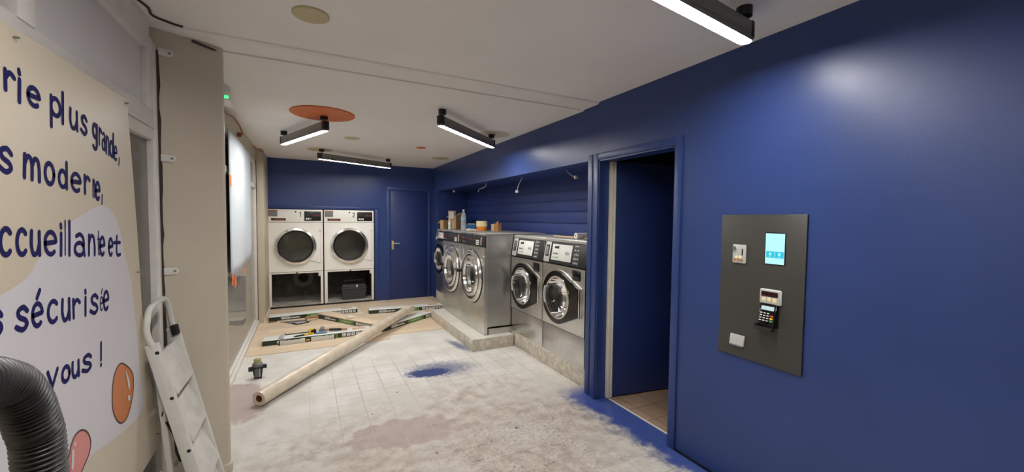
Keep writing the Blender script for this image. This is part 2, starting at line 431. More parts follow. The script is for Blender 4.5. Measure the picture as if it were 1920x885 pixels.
# ------------------------------------------------------------------ lettering (stroked glyphs; x 0..1, y 0 = baseline, 1 = x-height)
def arc(cx, cy, rx, ry, a0, a1, n=16):
    return [(cx+rx*math.cos(math.radians(a0+(a1-a0)*k/n)), cy+ry*math.sin(math.radians(a0+(a1-a0)*k/n))) for k in range(n+1)]
def spl(*p): return [(v.x, v.y) for v in smooth_path([(a, b, 0) for a, b in p], 6)]
GLYPH = {
 'r': [[(.2, 0), (.15, 1)], spl((.17, .6), (.38, .9), (.62, .95), (.86, .8))],
 'i': [[(.5, 0), (.5, 1)], [(.35, 1.42), (.5, 1.28)]],
 'e': [[(.08, .48), (.9, .56)]+arc(.5, .5, .45, .48, 12, 310, 20)],
 'p': [[(.1, 1), (.1, -.6)], arc(.5, .52, .42, .46, 170, -160, 20)],
 'l': [[(.5, 0), (.5, 1)]],
 'u': [spl((.1, 1), (.08, .4), (.3, .02), (.65, .08), (.9, .45)), [(.88, 1), (.94, 0)]],
 's': [spl((.92, .82), (.6, 1), (.2, .85), (.3, .58), (.75, .42), (.9, .2), (.55, 0), (.05, .16))],
 'g': [arc(.48, .55, .42, .44, 20, 380, 22), spl((.92, 1), (.92, .1), (.85, -.5), (.45, -.68), (.1, -.5))],
 'a': [spl((.2, .9), (.55, 1), (.86, .8), (.92, .3), (.98, 0)), arc(.5, .3, .42, .3, 40, 400, 20)],
 'n': [[(.1, 0), (.1, 1)], spl((.1, .55), (.35, .95), (.7, .92), (.88, .5), (.9, 0))],
 'm': [[(.05, 0), (.07, 1)], spl((.07, .6), (.22, .95), (.42, .9), (.5, .5), (.5, 0)), spl((.5, .6), (.65, .95), (.85, .9), (.94, .5), (.95, 0))],
 'd': [arc(.47, .5, .4, .48, 20, 380, 22), [(.9, 1.55), (.92, 0)]],
 'o': [arc(.5, .5, .43, .5, 0, 360, 24)],
 'c': [arc(.52, .5, .44, .5, 45, 315, 20)],
 't': [spl((.45, 1.3), (.42, .4), (.55, .03), (.95, .08)), [(.05, .85), (.9, .9)]],
 'v': [[(.05, 1), (.48, 0), (.95, 1)]],
 'é': [[(.08, .48), (.9, .56)]+arc(.5, .5, .45, .48, 12, 310, 20), [(.45, 1.22), (.7, 1.55)]],
 ',': [[(.6, 1), (.3, 0)]],
 '!': [[(.5, 1), (.5, .25)], [(.5, .03), (.5, 0)]],
 'N': [[(.05, 0), (.05, 1), (.95, 0), (.95, 1)]],
 '1': [[(.2, .75), (.6, 1), (.6, 0)]],
 '2': [spl((.08, .75), (.3, .98), (.75, .95), (.85, .7), (.5, .35), (.08, .02))+[(.92, .02)]],
 '7': [[(.08, 1), (.9, 1), (.4, 0)]],
 '8': [arc(.5, .75, .33, .23, 0, 360, 18), arc(.5, .27, .4, .27, 0, 360, 18)],
}
def ribbon(b, pts, w, f, m=None):
    """flat pen stroke of even width through 2-D points, one strip with round ends; f(x, y, lift) maps to 3-D"""
    V = [Vector((a, c)) for a, c in pts]
    V = [p for i, p in enumerate(V) if i == 0 or (p-V[i-1]).length > w*.12]
    if len(V) < 2: V = [V[0], V[0]+Vector((w*.2, 0))]
    n = len(V); Lf = []; Rt = []
    def nrm(d): d = d.normalized(); return Vector((-d.y, d.x))
    for i in range(n):
        n0 = nrm(V[i]-V[i-1]) if i else None; n1 = nrm(V[i+1]-V[i]) if i < n-1 else None
        nn = n0 if n1 is None else n1 if n0 is None else (n0+n1)
        if nn.length < 1e-3: nn = n1
        nn = nn.normalized(); k = 1.0
        if n0 and n1: k = 1/max(.55, nn.dot(n1))
        Lf.append(V[i]+nn*w/2*k); Rt.append(V[i]-nn*w/2*k)
    ribbon.k = (getattr(ribbon, 'k', 0)+1) % 5; z = .0003*ribbon.k
    for i in range(n-1): b.face([f(*Lf[i], z), f(*Rt[i], z), f(*Rt[i+1], z), f(*Lf[i+1], z)], m)
    for p, d in ((V[0], V[0]-V[1]), (V[-1], V[-1]-V[-2])):
        a0 = math.atan2(d.y, d.x)
        b.face([f(p.x+w/2*math.cos(a0+q), p.y+w/2*math.sin(a0+q), z) for q in [-PI/2+PI*k/8 for k in range(9)]], m)
def write(b, ch, g, pen, f, m=None):
    """glyph ch: g maps the unit box to flat 2-D, f(x, y, lift) maps that to 3-D"""
    for st in GLYPH[ch]: ribbon(b, [g(u, v) for u, v in st], pen, f, m)

# ------------------------------------------------------------------ the room
R, D, H, H2, L = 2.193, 7.655, 2.5, 2.527, -.63          # right wall, back wall, ceilings, left wall
YB = -2.0                                                 # wall behind the camera
b = B(); b.box(-1.3, R+.13, YB-.1, D+.05, -.12, 0); struct(b, 'floor', M['floor'], 'whitened dusty tiled floor with blue paint spills')
b = B(); b.box(R+.11, 4.2, .3, 2.80, -.12, -.001); struct(b, 'floor', M['side_tile'], 'beige tiled floor of the small room behind the doorway')
# laminate already laid at the back: staggered front edge
b = B(); e = .008
b.prism([(-.60, 5.16), (.93, 5.16), (.93, 5.345), (1.69, 5.345), (1.69, 5.99), (2.14, 5.99), (2.14, 7.28), (R, 7.28), (R, D), (-.545, D), (-.545, 6.72), (-.60, 6.72)], 0.0, e, 'XY')
struct(b, 'floor', M['laminate'], 'pale oak laminate planks laid across the back of the room')
# ceiling in two levels with a shallow double step
b = B()
b.box(-.75, R+.12, 2.90, D+.1, H, H+.15)
b.box(-.75, R+.12, 2.72, 2.90, H+.010, H+.15)
b.prism([(2.69, H2), (2.695, H+.017), (2.72, H+.010), (2.72, H+.15), (2.69, H+.15)], -.75, R+.12, 'YZ')
b.box(-.75, R+.12, YB-.1, 2.69, H2, H2+.12)
struct(b, 'ceiling', M['ceil'], 'white painted ceiling with a shallow step across it', smooth=20)
# right wall: panels around the washer alcove and the doorway
DY0, DY1, DZ = 1.885, 2.677, 2.043
AY0, AY1, AZ = 2.815, 7.277, 2.05
b = B()
b.box(R, R+.115, YB-.1, DY0, 0, H2+.05)
b.box(R, R+.115, DY0, DY1, DZ, H2+.05)
b.box(R, R+.115, DY1, AY0, 0, H2+.02)
b.box(R, R+.115, AY0, AY1, AZ, H+.02)
b.box(R, R+.115, AY1, D+.05, 0, H+.02)
struct(b, 'wall_right', M['blue'], 'deep blue right wall with doorway and washer alcove')
AX = 2.775
b = B()
b.box(AX, AX+.08, AY0-.1, AY1+.1, 0, AZ+.1)
b.box(R+.115, AX, AY1, AY1+.08, 0, AZ+.08)
b.box(R+.115, AX, AY0-.06, AY0, 0, AZ+.08)
b.box(R+.115, AX+.05, AY0-.06, AY1+.08, AZ, AZ+.08)
# boarded back: proud boards with grooves between
for z0, z1 in ((1.30, 1.487), (1.502, 1.622), (1.640, 1.752), (1.772, 1.885)):
    b.box(AX-.014, AX+.01, AY0, AY1, z0, z1, .004)
struct(b, 'wall_right', M['alcove'], 'boarded dark blue recess above the washing machines')
# back wall with the opening for the dryers and the painted door
DX0, DX1, DH = -.578, 1.112, 1.674
b = B()
b.box(L-.1, DX0, D, D+.1, 0, H+.03); b.box(DX0, DX1, D, D+.1, DH, H+.03); b.box(DX1, R+.05, D, D+.1, 0, H+.03)
b.box(DX0-.05, DX1+.05, D+1.0, D+1.05, 0, DH+.05); b.box(DX0-.06, DX0-.004, D+.1, D+1.05, 0, DH+.05); b.box(DX1+.004, DX1+.06, D+.1, D+1.05, 0, DH+.05); b.box(DX0-.05, DX1+.05, D+.1, D+1.05, DH+.004, DH+.05)
b.box(DX0-.05, DX1+.05, D+.05, D+1.05, -.1, 0)
struct(b, 'wall_back', M['blue'], 'deep blue back wall around the dryers')
b = B()
b.box(L, DX1+.075, D-.008, D, DH+.012, DH+.05, .003); b.box(DX1+.012, DX1+.075, D-.008, D, .008, DH+.012, .003)
struct(b, 'trim_1', M['blue'], 'thin blue boards framing the dryers')
# blue door in the back wall
b = B()
BD0, BD1, BDZ = 1.388, 2.092, 2.052
b.box(BD0+.006, BD1-.006, D-.010, D+.02, .014, BDZ-.006, .003)
dr = struct(b, 'door_1', M['blue_door'], 'flush blue door in the back wall with a brass lever')
dr['category'] = 'door'
b = B(); b.box(BD0-.06, BD0, D-.018, D, .008, BDZ, .004); b.box(BD1, BD1+.06, D-.018, D, .008, BDZ, .004); b.box(BD0-.06, BD1+.06, D-.018, D, BDZ, BDZ+.06, .004)
o = b.make('door_frame', M['blue'], dr)
b = B(); b.box(BD0+.025, BD0+.065, D-.016, D-.010, .95, 1.11, .003); o = b.make('handle_plate', M['cardboard_in'], dr); o['label'] = 'brass plate'
b = B(); b.tube([(BD0+.045, D-.012, 1.065), (BD0+.045, D-.055, 1.065), (BD0+.06, D-.06, 1.065), (BD0+.16, D-.058, 1.062)], .009); o = b.make('door_handle', M['silver'], dr); o['label'] = 'metal lever'
b = B(); b.cyl((BD0+.045, D-.0165, .985), (BD0+.045, D-.012, .985), .006); b.make('keyhole', M['black'], dr)
# side room behind the doorway
b = B()
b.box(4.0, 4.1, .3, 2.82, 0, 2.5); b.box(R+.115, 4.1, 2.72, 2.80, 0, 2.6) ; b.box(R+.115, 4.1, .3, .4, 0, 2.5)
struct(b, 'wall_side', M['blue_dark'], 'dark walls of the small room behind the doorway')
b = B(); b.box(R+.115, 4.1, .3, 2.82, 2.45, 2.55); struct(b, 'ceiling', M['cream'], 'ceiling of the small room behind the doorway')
# doorway lining and raised frame
b = B()
b.box(R-.014, R, DY0-.05, DY0, 0, DZ+.055, .003); b.box(R-.014, R, DY1, DY1+.05, 0, DZ+.055, .003); b.box(R-.014, R, DY0, DY1, DZ, DZ+.055, .003)
b.box(R-.006, R+.12, DY0-.004, DY0+.012, 0, DZ); b.box(R-.006, R+.10, DY1-.012, DY1+.004, 0, DZ); b.box(R-.006, R+.12, DY0, DY1, DZ-.012, DZ+.004)
b.box(R-.006, R, DY1+.085, AY0+.004, 0, AZ+.05, .002)
struct(b, 'trim_2', M['blue'], 'raised blue frame around the doorway')
b = B(); b.box(R+.098, R+.128, DY1-.045, DY1-.012, .005, DZ-.012, .002); b.box(R+.131, R+.146, DY1-.05, DY1-.012, .005, DZ-.012, .002)
struct(b, 'trim_3', M['skirting_white'], 'unpainted white strip on the hinge side of the doorway')
b = B(); b.box(R+.105, R+.12, DY0+.012, DY1-.05, .0, .006, .002); struct(b, 'trim_4', M['skirting_white'], 'pale worn threshold strip of the doorway')
b = B(); b.box(0, .80, -.04, 0, 0, 2.02, .002)
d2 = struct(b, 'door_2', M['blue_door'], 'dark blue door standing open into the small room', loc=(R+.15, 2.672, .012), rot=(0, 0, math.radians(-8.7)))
b = B(); b.cyl((.74, -.04, 1.02), (.74, -.085, 1.02), .01); b.cyl((.74, -.08, 1.02), (.63, -.08, 1.02), .009); b.make('door_handle', M['silver'], d2)
# left side behind the pillar: long shop window with cream frame
WY0, WY1 = 2.95, 6.70
b = B(); b.box(L-.07, L+.01, WY0, WY1+.02, 2.33, H+.02); struct(b, 'wall_left', M['cream2'], 'cream wall strip above the long shop window')
b = B()
b.box(L-.05, L+.02, WY0, WY1, 0, .05, .004); b.box(L-.055, L+.0, WY0, WY1, .05, .085, .004)
b.box(L-.055, L+.005, WY0, WY1, 2.27, 2.33, .004); b.box(L-.05, L+.005, WY0, WY1, 1.93, 1.99, .003)
b.box(L-.055, L+.005, WY1-.05, WY1, .08, 2.3, .004); b.box(L-.055, L+.005, WY0, WY0+.06, .08, 2.3, .004); b.box(L-.05, L+.005, 4.20, 4.26, .08, 2.3, .003)
w1 = struct(b, 'window_1', M['frame_white'], 'long shop window with white frame behind the beige pillar')
b = B(); b.box(L-.03, L-.026, WY0+.02, WY1-.02, .07, 2.3); b.make('pane', M['window_glass'], w1)
b = B()
b.box(L-.045, L-.031, 4.27, 6.64, 1.60, 1.63, .003); b.box(L-.045, L-.031, 4.27, 6.64, .60, .64, .003)
b.make('glazing_bar', M['grey'], w1)
b = B(); b.box(L-.02, L+.012, WY1, WY1+.02, .06, 2.42); struct(b, 'trim_5', M['gap'], 'dark brown gap strip between window and cream column')
b = B(); b.box(-.86, -.80, 4.3, 7.0, .0, .14); b.box(-.86, -.80, 6.6, 6.72, .14, 1.2); tag(b.make('outer_frame', M['cream']), 'pale outer door frame seen through the lower glass of the long window', 'frame')
# column at the back left
b = B()
b.box(L-.10, -.55, 6.72, D+.02, 0, H+.02, .004); b.box(L-.02, -.545, 6.705, 6.722, 0, H, .004); b.box(-.552, -.542, 6.80, 6.95, 0, H, .003)
struct(b, 'wall_left', M['cream2'], 'cream column in the back left corner beside the dryers')
b = B(); b.box(-.55, -.538, 6.70, D-.02, 0.008, .06, .003); struct(b, 'baseboard_left', M['skirting_white'], 'white baseboard at the foot of the cream column')
# beige pillar in front, edges rounded
b = B()
foot = [(-.76, 2.70), (-.668, 2.738)]+[(-.455+.035*math.cos(a), 2.885+.035*math.sin(a)) for a in [math.radians(x) for x in (-53, -35, -15, 5, 25, 40)]]+[(-.45, 2.99), (-.76, 2.99)]
b.prism(foot, 0, H2+.01, 'XY')
b.prism([(x+.012*(1 if x > -.6 else 0), y-.012) for x, y in foot], 0, .06, 'XY', .006)
struct(b, 'wall_left', M['cream'], 'beige pillar beside the shop front with rounded edge', smooth=60)
b = B()
b.tube(smooth_path([(-.70, 2.36, H2-.004), (-.655, 2.50, H2-.006), (-.66, 2.60, H2-.004), (-.60, 2.66, H2-.004), (-.56, 2.68, H2-.003)]), .006)
b.tube(smooth_path([(-.545, 2.79, H-.004), (-.48, 2.83, H-.012), (-.435, 2.87, H-.02), (-.425, 2.885, H-.06)]), .006)
struct(b, 'trim_6', M['gap'], 'ragged dark gap where the pillar meets the ceiling')
# shop front beside the camera: white frame, pale transom, glazed door leaf
S = -.69
b = B()
b.box(S-.06, S, YB, 2.66, H2-.10, H2+.02)
b.box(S-.05, S+.005, YB, 2.677, H2-.16, H2-.095, .003)
b.box(S-.05, S+.006, 2.678, 2.756, 0, H2-.10, .004); b.box(S-.05, S+.003, 2.60, 2.68, 2.07, H2-.12, .004)
b.box(S-.05, S+.005, YB, 2.677, 2.00, 2.075, .003); b.box(S-.05, S+.009, YB, 2.677, 1.985, 1.999, .002); b.box(S-.05, S+.002, YB, 2.66, 1.925, 1.982, .004)
b.box(S-.05, S+.01, 1.585, 1.665, 2.07, H2-.12, .004)
b.box(S-.05, S+.002, 2.672, 2.68, .05, 1.93, .002); b.box(S-.05, S+.004, 1.55, 1.64, .05, 1.93, .004); b.box(S-.05, S+.004, YB, 2.66, 0, .20, .004); b.box(S-.05, S+.004, .2, .28, 0, 1.93, .004)
w2 = struct(b, 'window_2', M['frame_white'], 'white framed shop front beside the banner')
b = B(); b.box(S-.045, S-.02, 1.66, 2.67, 2.07, H2-.15); o = b.make('transom_panel', M['frosted'], w2); o['label'] = 'pale grey panel above the banner'
b = B(); b.box(S-.045, S-.03, YB, 1.59, 2.07, H2-.15); o = b.make('transom_panel', M['greypane'], w2); o['label'] = 'dark grey pane'
b = B(); b.box(S-.03, S-.026, YB+.02, 2.675, .18, 1.95); b.make('pane', M['door_glass'], w2)
Lm = Matrix(((.891, .454, 0, -.678), (.454, -.891, 0, 2.733), (0, 0, 1, 0), (0, 0, 0, 1)))   # along the pillar's face, y = out of it
for z in (2.395, 1.845, 1.243, .6):
    b = B(); b.X = Lm; b.prism([(0, z-.019), (.045, z-.019)]+[(.045+.019*math.cos(a), z+.019*math.sin(a)) for a in [math.radians(q) for q in range(-75, 90, 15)]]+[(0, z+.019)], .004, .010, 'XZ', .002)
    lug = b.make('fixing_lug', M['frame_white'], w2)
    b = B(); b.X = Lm; b.cyl((.045, .009, z), (.045, .014, z), .006, seg=12); b.make('screw', M['grey'], lug)
rr = random.Random(3); zz = [k*.06 for k in range(41)]
b = B(); b.X = Lm; b.prism([(-.006, z) for z in zz]+[(.004+rr.choice((-.003, -.001, .001, .003)), z) for z in reversed(zz)], .0005, .004, 'XZ'); struct(b, 'trim_7', M['gap'], 'dark open joint between shop front and pillar')
# street side behind the glass
b = B(); b.box(-1.30, -1.25, YB, 2.9, 0, 2.7); struct(b, 'wall_outside', M['brown_out'], 'brown roller shutter outside the shop front')
b = B(); b.box(-1.30, -1.25, 2.9, 7.2, 0, 2.7); struct(b, 'wall_outside', M['grey_out'], 'grey brown wall outside the long window')
b = B(); b.box(-1.35, R+.1, YB-.1, YB, 0, 2.7); struct(b, 'wall_front', M['cream'], 'plain cream wall behind the viewer')
b = B(); b.box(R-.012, R, YB, DY0-.05, 0.002, .012); struct(b, 'baseboard_right', M['black'], 'dark gap at the foot of the blue wall')

# ------------------------------------------------------------------ tumble dryers (front faces -Y)
def dryer(number, cx, label):
    W, HT, DP = .822, 1.655, .85; w = W/2
    t = thing('tumble_dryer', label, 'dryer', (cx, D+.012, .008), 0, 'tumble dryers in the back wall')
    b = B()                                               # shell with an open lower compartment
    b.box(-w, -w+.02, .03, DP, .60, HT-.004); b.box(w-.02, w, .03, DP, .60, HT-.004); b.box(-w, w, .03, DP, HT-.02, HT-.004); b.box(-w, w, .03, DP, .60, .62); b.box(-w, w, DP-.03, DP, .60, HT-.004)
    b.box(-w, -w+.02, .02, DP, .02, .62); b.box(w-.02, w, .02, DP, .02, .62)
    b.box(-w, w, DP-.03, DP, .02, .62)
    b.make('cabinet', M['dryer_in'], t)
    b = B(); b.box(-w+.021, w-.021, .015, DP-.03, .02, .045); b.make('compartment_floor', M['dryer_floor'], t)
    b = B(); b.box(-w, w, .0, .03, 0, .02); b.make('base', M['matt_black'], t)
    b = B(); b.box(-w, -w+.036, -.004, .03, .025, .60, .004); b.box(w-.04, w, -.004, .03, .025, .60, .004); b.box(-w, w, -.002, .03, .572, .602, .004)
    b.box(-w+.036, -w+.05, .0, .02, .04, .57, .003)
    b.make('frame', M['white'], t)
    b = B(); b.box(w-.075, w-.035, -.008, .0, .51, .58, .003); b.make('hinge', M['frame_white'], t)
    if number == '1':
        b = B(); b.cyl((.10, DP-.05, .385), (.10, DP-.028, .385), .085, seg=28); o = b.make('duct_hole', M['matt_black'], t)
        b = B(); b.lathe([(.088, 0), (.17, .004), (.17, -.004)], (.10, DP-.034, .385), '-Y'); o = b.make('duct_plate', M['grey'], t)
    b = B(); b.holed([(-w, .606), (w, .606), (w, 1.436), (-w, 1.436)], 0, 1.035, .248, -.012, .03); b.make('front_panel', M['white'], t)
    b = B(); b.box(-w, w, -.010, .03, 1.441, HT, .006); b.make('top_panel', M['white'], t)
    b = B(); b.cyl((.01, -.0165, .583), (.01, -.002, .583), .012, seg=14); b.make('lock', M['black'], t)
    # control strip
    b = B(); b.box(-w+.012, -w+.145, -.0125, -.008, 1.535, 1.637, .002); pl = b.make('rating_plate', M['grey'], t); 
    b = B(); b.box(-w+.012, -w+.145, -.0138, -.012, 1.628, 1.640); b.make('strip', M['orange_red'], pl)
    b = B(); b.box(-w+.055, -w+.265, -.0125, -.008, 1.468, 1.507, .002); sl = b.make('slot', M['black'], t)
    b = B(); b.box(-w+.085, -w+.24, -.0138, -.012, 1.480, 1.492); b.make('strip', M['orange_red'], sl)
    b = B(); b.cyl((.0, -.014, 1.615), (.0, -.009, 1.615), .013, seg=14); b.make('keyhole', M['black'], t)
    b = B(); write(b, number, lambda x, y: (.050+.042*x, 1.535+.078*y), .011, lambda x, y, k: (x, -.0108-k, y)); b.make('number', M['number_black'], t)
    b = B(); b.box(.128, w-.025, -.014, -.008, 1.465, 1.627, .003); cp = b.make('control_panel', M['black'], t)
    b = B(); b.box(.255, w-.04, -.0155, -.0135, 1.53, 1.60); b.box(.15, .235, -.0155, -.0135, 1.545, 1.60); b.make('display', M['dark_panel'], cp)
    b = B(); b.box(.27, w-.05, -.0165, -.015, 1.555, 1.566); b.make('strip', M['red'], cp)
    for k in range(3):
        b = B(); b.box(.15+.032*k, .175+.032*k, -.018, -.0135, 1.485, 1.515, .003); b.make('button', M['green'] if (k == 2 and number == '1') else M['label_white'], cp)
    # door
    dc = (0, -.012, 1.035)
    b = B(); b.holed([(w-.045, .745), (w-.045, 1.275)]+circle(0, 1.035, .31, 51, 309, 36), 0, 1.035, .250, -.026, -.012); dp = b.make('door', M['white'], t)
    b = B(); b.lathe([(.255, .0), (.262, .040), (.275, .052), (.305, .046), (.318, .028), (.322, .0)], (0, -.012, 1.035), '-Y', 72); rg = b.make('door_ring', M['chrome'], dp)
    b = B(); b.lathe([(.242, .004), (.244, .038), (.262, .046), (.264, .004)], dc, '-Y', 72); b.make('gasket', M['matt_black'], dp)
    b = B(); b.lathe([(.246, .028), (.16, .034), (0, .036)], dc, '-Y', 72); b.make('door_glass', M['dryer_glass'], dp)
    b = B(); b.box(w-.05, w-.035, -.024, -.010, .75, 1.27, .003); b.make('hinge', M['frame_white'], dp)
    # drum behind the glass
    b = B(); b.lathe([(.248, .0), (.25, -.05), (.33, -.06), (.33, -.60), (.12, -.62), (0, -.60)], dc, '-Y', 64); b.make('drum', M['drum'], t)
    for a in (20, 110, 200, 290):
        ca, sa = math.cos(math.radians(a)), math.sin(math.radians(a)); b = B()
        b.box(-.035, .035, .06, .58, -.03, .03, .012, rot=None); 
        dm = b.make('drum_rib', M['drum'], t, (.31*ca, 0, 1.035+.31*sa), (0, math.radians(-a+90), 0))
    b = B(); b.box(w-.052, w-.032, -.014, -.010, 1.286, 1.30); b.make('latch', M['grey'], t)
    return t
dryer('1', -.1555, 'white tumble dryer numbered 1, beside the cream column, lower compartment empty')
dryer('2', .6855, 'white tumble dryer numbered 2 with a grey tote in its open lower compartment')

# ------------------------------------------------------------------ small washers (front faces -Y, then turned to face the room)
def small_washer(label, loc, number, W=.725, HT=1.175):
    w = W/2; DP = .50
    t = thing('front_load_washer', label, 'washing machine', loc, -PI/2, 'black doored washing machines')
    b = B(); b.box(-w+.004, -w+.02, .022, DP, .02, HT-.04); b.box(w-.02, w-.004, .022, DP, .02, HT-.04); b.box(-w+.004, w-.004, .022, DP, .02, .04); b.box(-w+.004, w-.004, .06, DP, HT-.055, HT-.037); b.box(-w+.004, w-.004, DP-.02, DP, .02, HT-.04); b.make('cabinet', M['steel_side'], t)
    cx, cz, r = -.055, .60, .262
    b = B(); b.box(-w+.004, w-.004, .0, .03, .0, .285, .006); b.make('kick_panel', M['steel'], t)
    b = B(); b.holed([(-w+.002, .292), (w-.002, .292), (w-.002, .915), (-w+.002, .915)], cx+.012, cz, .206, -.006, .03); b.make('front_panel', M['steel'], t)
    b = B(); b.prism([(.026, HT-.030), (.026, HT-.004), (.032, HT+.004), (DP, HT+.004), (DP, HT-.035), (.04, HT-.035)], -w, w, 'YZ', .002); b.make('lid', M['lid_steel'], t)
    # leaning control fascia: lower edge forward, upper edge back
    z0, z1, y0, y1 = .925, HT-.03, -.006, .034
    ang = math.atan2(y1-y0, z1-z0); Lh = math.hypot(y1-y0, z1-z0)
    Fm = Matrix.Translation((0, y0, z0)) @ Matrix.Rotation(-ang, 4, 'X')
    def fb(): q = B(); q.X = Fm; return q
    b = fb(); b.box(-w, w, 0, .05, 0, Lh, .006); fa = b.make('fascia', M['dark_panel'], t)
    b = fb(); b.box(-w+.006, -w+.115, -.006, 0, .006, Lh-.006, .003); npl = b.make('number_plate', M['silver'], fa)
    b = fb(); b.box(-w+.036, -w+.092, -.0075, -.005, .065, .185, .004); npb = b.make('number_frame', M['number_black'], npl)
    if number:
        b = fb(); write(b, number, lambda x, y: (-w+.048+.032*x, .083+.084*y), .0095, lambda x, y, k: (x, -.0082-k, y)); o = b.make('number', M['silver'], npb)
    b = fb(); b.box(-w+.145, .125, -.006, 0, .035, Lh-.025, .004); cpn = b.make('control_panel', M['label_white'], fa)
    b = fb(); b.box(-w+.19, -w+.265, -.0085, -.005, .155, .178, .001); b.make('display', M['dark_panel'], cpn)
    b = fb(); b.box(-w+.17, -w+.26, -.009, -.005, .092, .115, .002); b.make('coin_slot', M['silver'], cpn)
    b = fb(); b.box(-w+.172, -w+.258, -.0096, -.0085, .101, .106); b.make('slot', M['black'], cpn)
    for k in range(4):
        b = fb(); b.box(-w+.165+.026*k, -w+.183+.026*k, -.008, -.005, .055, .072, .002); b.make('button', M['green'] if k == 3 else M['silver'], cpn)
    b = fb(); b.box(-.118, -.095, -.008, -.005, .165, .185, .001); b.box(-.0800, -.0780, -.0065, -.005, .05, .19); b.make('symbol', M['grey'], cpn)
    b = fb()
    b.tube([(.055+.034*math.cos(a), -.007, .115+.017*math.sin(a)) for a in [2*PI*k/24 for k in range(24)]], .0018, 6, closed=True); b.box(.032, .078, -.008, -.006, .111, .119)
    b.make('badge', M['grey'], cpn)
    for k in range(5):                                    # column of programme labels
        b = fb(); x0, x1, zz = .155, .245, .022+.040*k
        b.box(x0, x1, -.0035, 0, zz, zz+.030, .002); fr = b.make('programme_label', M['grey'], fa)
        b = fb(); b.box(x0+.006, x1-.006, -.0045, -.003, zz+.004, zz+.026); b.make('label_face', M['black'], fr)
        b = fb()
        for q in range(3): b.box(x0+.012+.025*q, x0+.028+.025*q, -.0055, -.004, zz+.009, zz+.009+(.012 if (q+k) % 2 else .008))
        b.make('print', M['label_white'], fr)
    # soap dispenser recess, top right
    b = B(); b.box(.165, .295, -.012, .0, .80, .895, .008); sd = b.make('soap_drawer', M['gloss_black'], t)
    b = B(); b.box(.180, .280, -.016, -.010, .81, .835, .003); b.make('drawer_lip', M['dark_panel'], sd)
    # door: circle on the left running into a flat hinge edge on the right
    pr = [(.295, cz-.135), (.295, cz+.135)]
    dx = cx+.012
    b = B(); b.holed(pr+circle(cx, cz, r, 62, 298, 40), dx, cz, .200, -.040, -.006); dr_ = b.make('door', M['gloss_black'], t)
    b = B(); b.holed([(.303, cz-.142), (.303, cz+.142)]+circle(cx, cz, r+.010, 62, 298, 40), dx, cz, .203, -.018, -.002); b.make('door_bezel', M['steel'], dr_)
    b = B(); b.box(.296, .318, -.036, -.004, cz-.14, cz+.14, .004); b.make('hinge', M['chrome'], dr_)
    dc = (dx, -.040, cz)
    b = B(); b.lathe([(.212, -.002), (.212, .006), (.206, .010), (.196, .009), (.190, -.02)], dc, '-Y', 60); b.make('door_ring', M['chrome'], dr_)
    b = B(); b.lathe([(.192, .002), (.186, -.03), (.165, -.08), (.12, -.115), (.05, -.13), (0, -.132)], dc, '-Y', 60); b.make('door_glass', M['washer_glass'], dr_)
    b = B(); b.lathe([(.200, -.032), (.200, -.07), (.215, -.075), (.215, -.34), (.17, -.36), (.06, -.36), (.05, -.34), (0, -.34)], dc, '-Y', 60); b.make('drum', M['drum'], t)
    b = B(); b.lathe([(.203, -.03), (.185, -.05), (.19, -.075), (.214, -.078)], dc, '-Y', 60); b.make('gasket', M['rubber'], t)
    for a in (35, 155, 275):
        ca, sa = math.cos(math.radians(a)), math.sin(math.radians(a))
        b = B(); b.box(-.02, .02, .06, .28, -.03, .03, .012); b.make('drum_paddle', M['drum'], t, (dx+.20*ca, 0, cz+.20*sa), (0, math.radians(-a+90), 0))
    b = B(); pth = [(dx+.226*math.cos(q), -.046, cz+.226*math.sin(q)) for q in [math.radians(x) for x in range(158, 206, 4)]]
    b.tube(pth, .009, 8); b.make('door_handle', M['silver'], dr_)
    return t
PT = .17
small_washer('stainless washing machine numbered 7, between the big steel machines and machine 8', (2.24, 3.987, PT), '7')
small_washer('stainless washing machine numbered 8, closest to the open doorway', (2.24, 3.255, PT), '8')
small_washer('stainless black-doored washing machine at the far end of the row, next to the blue door', (2.12, 6.84, .225), '', W=.72, HT=1.115)

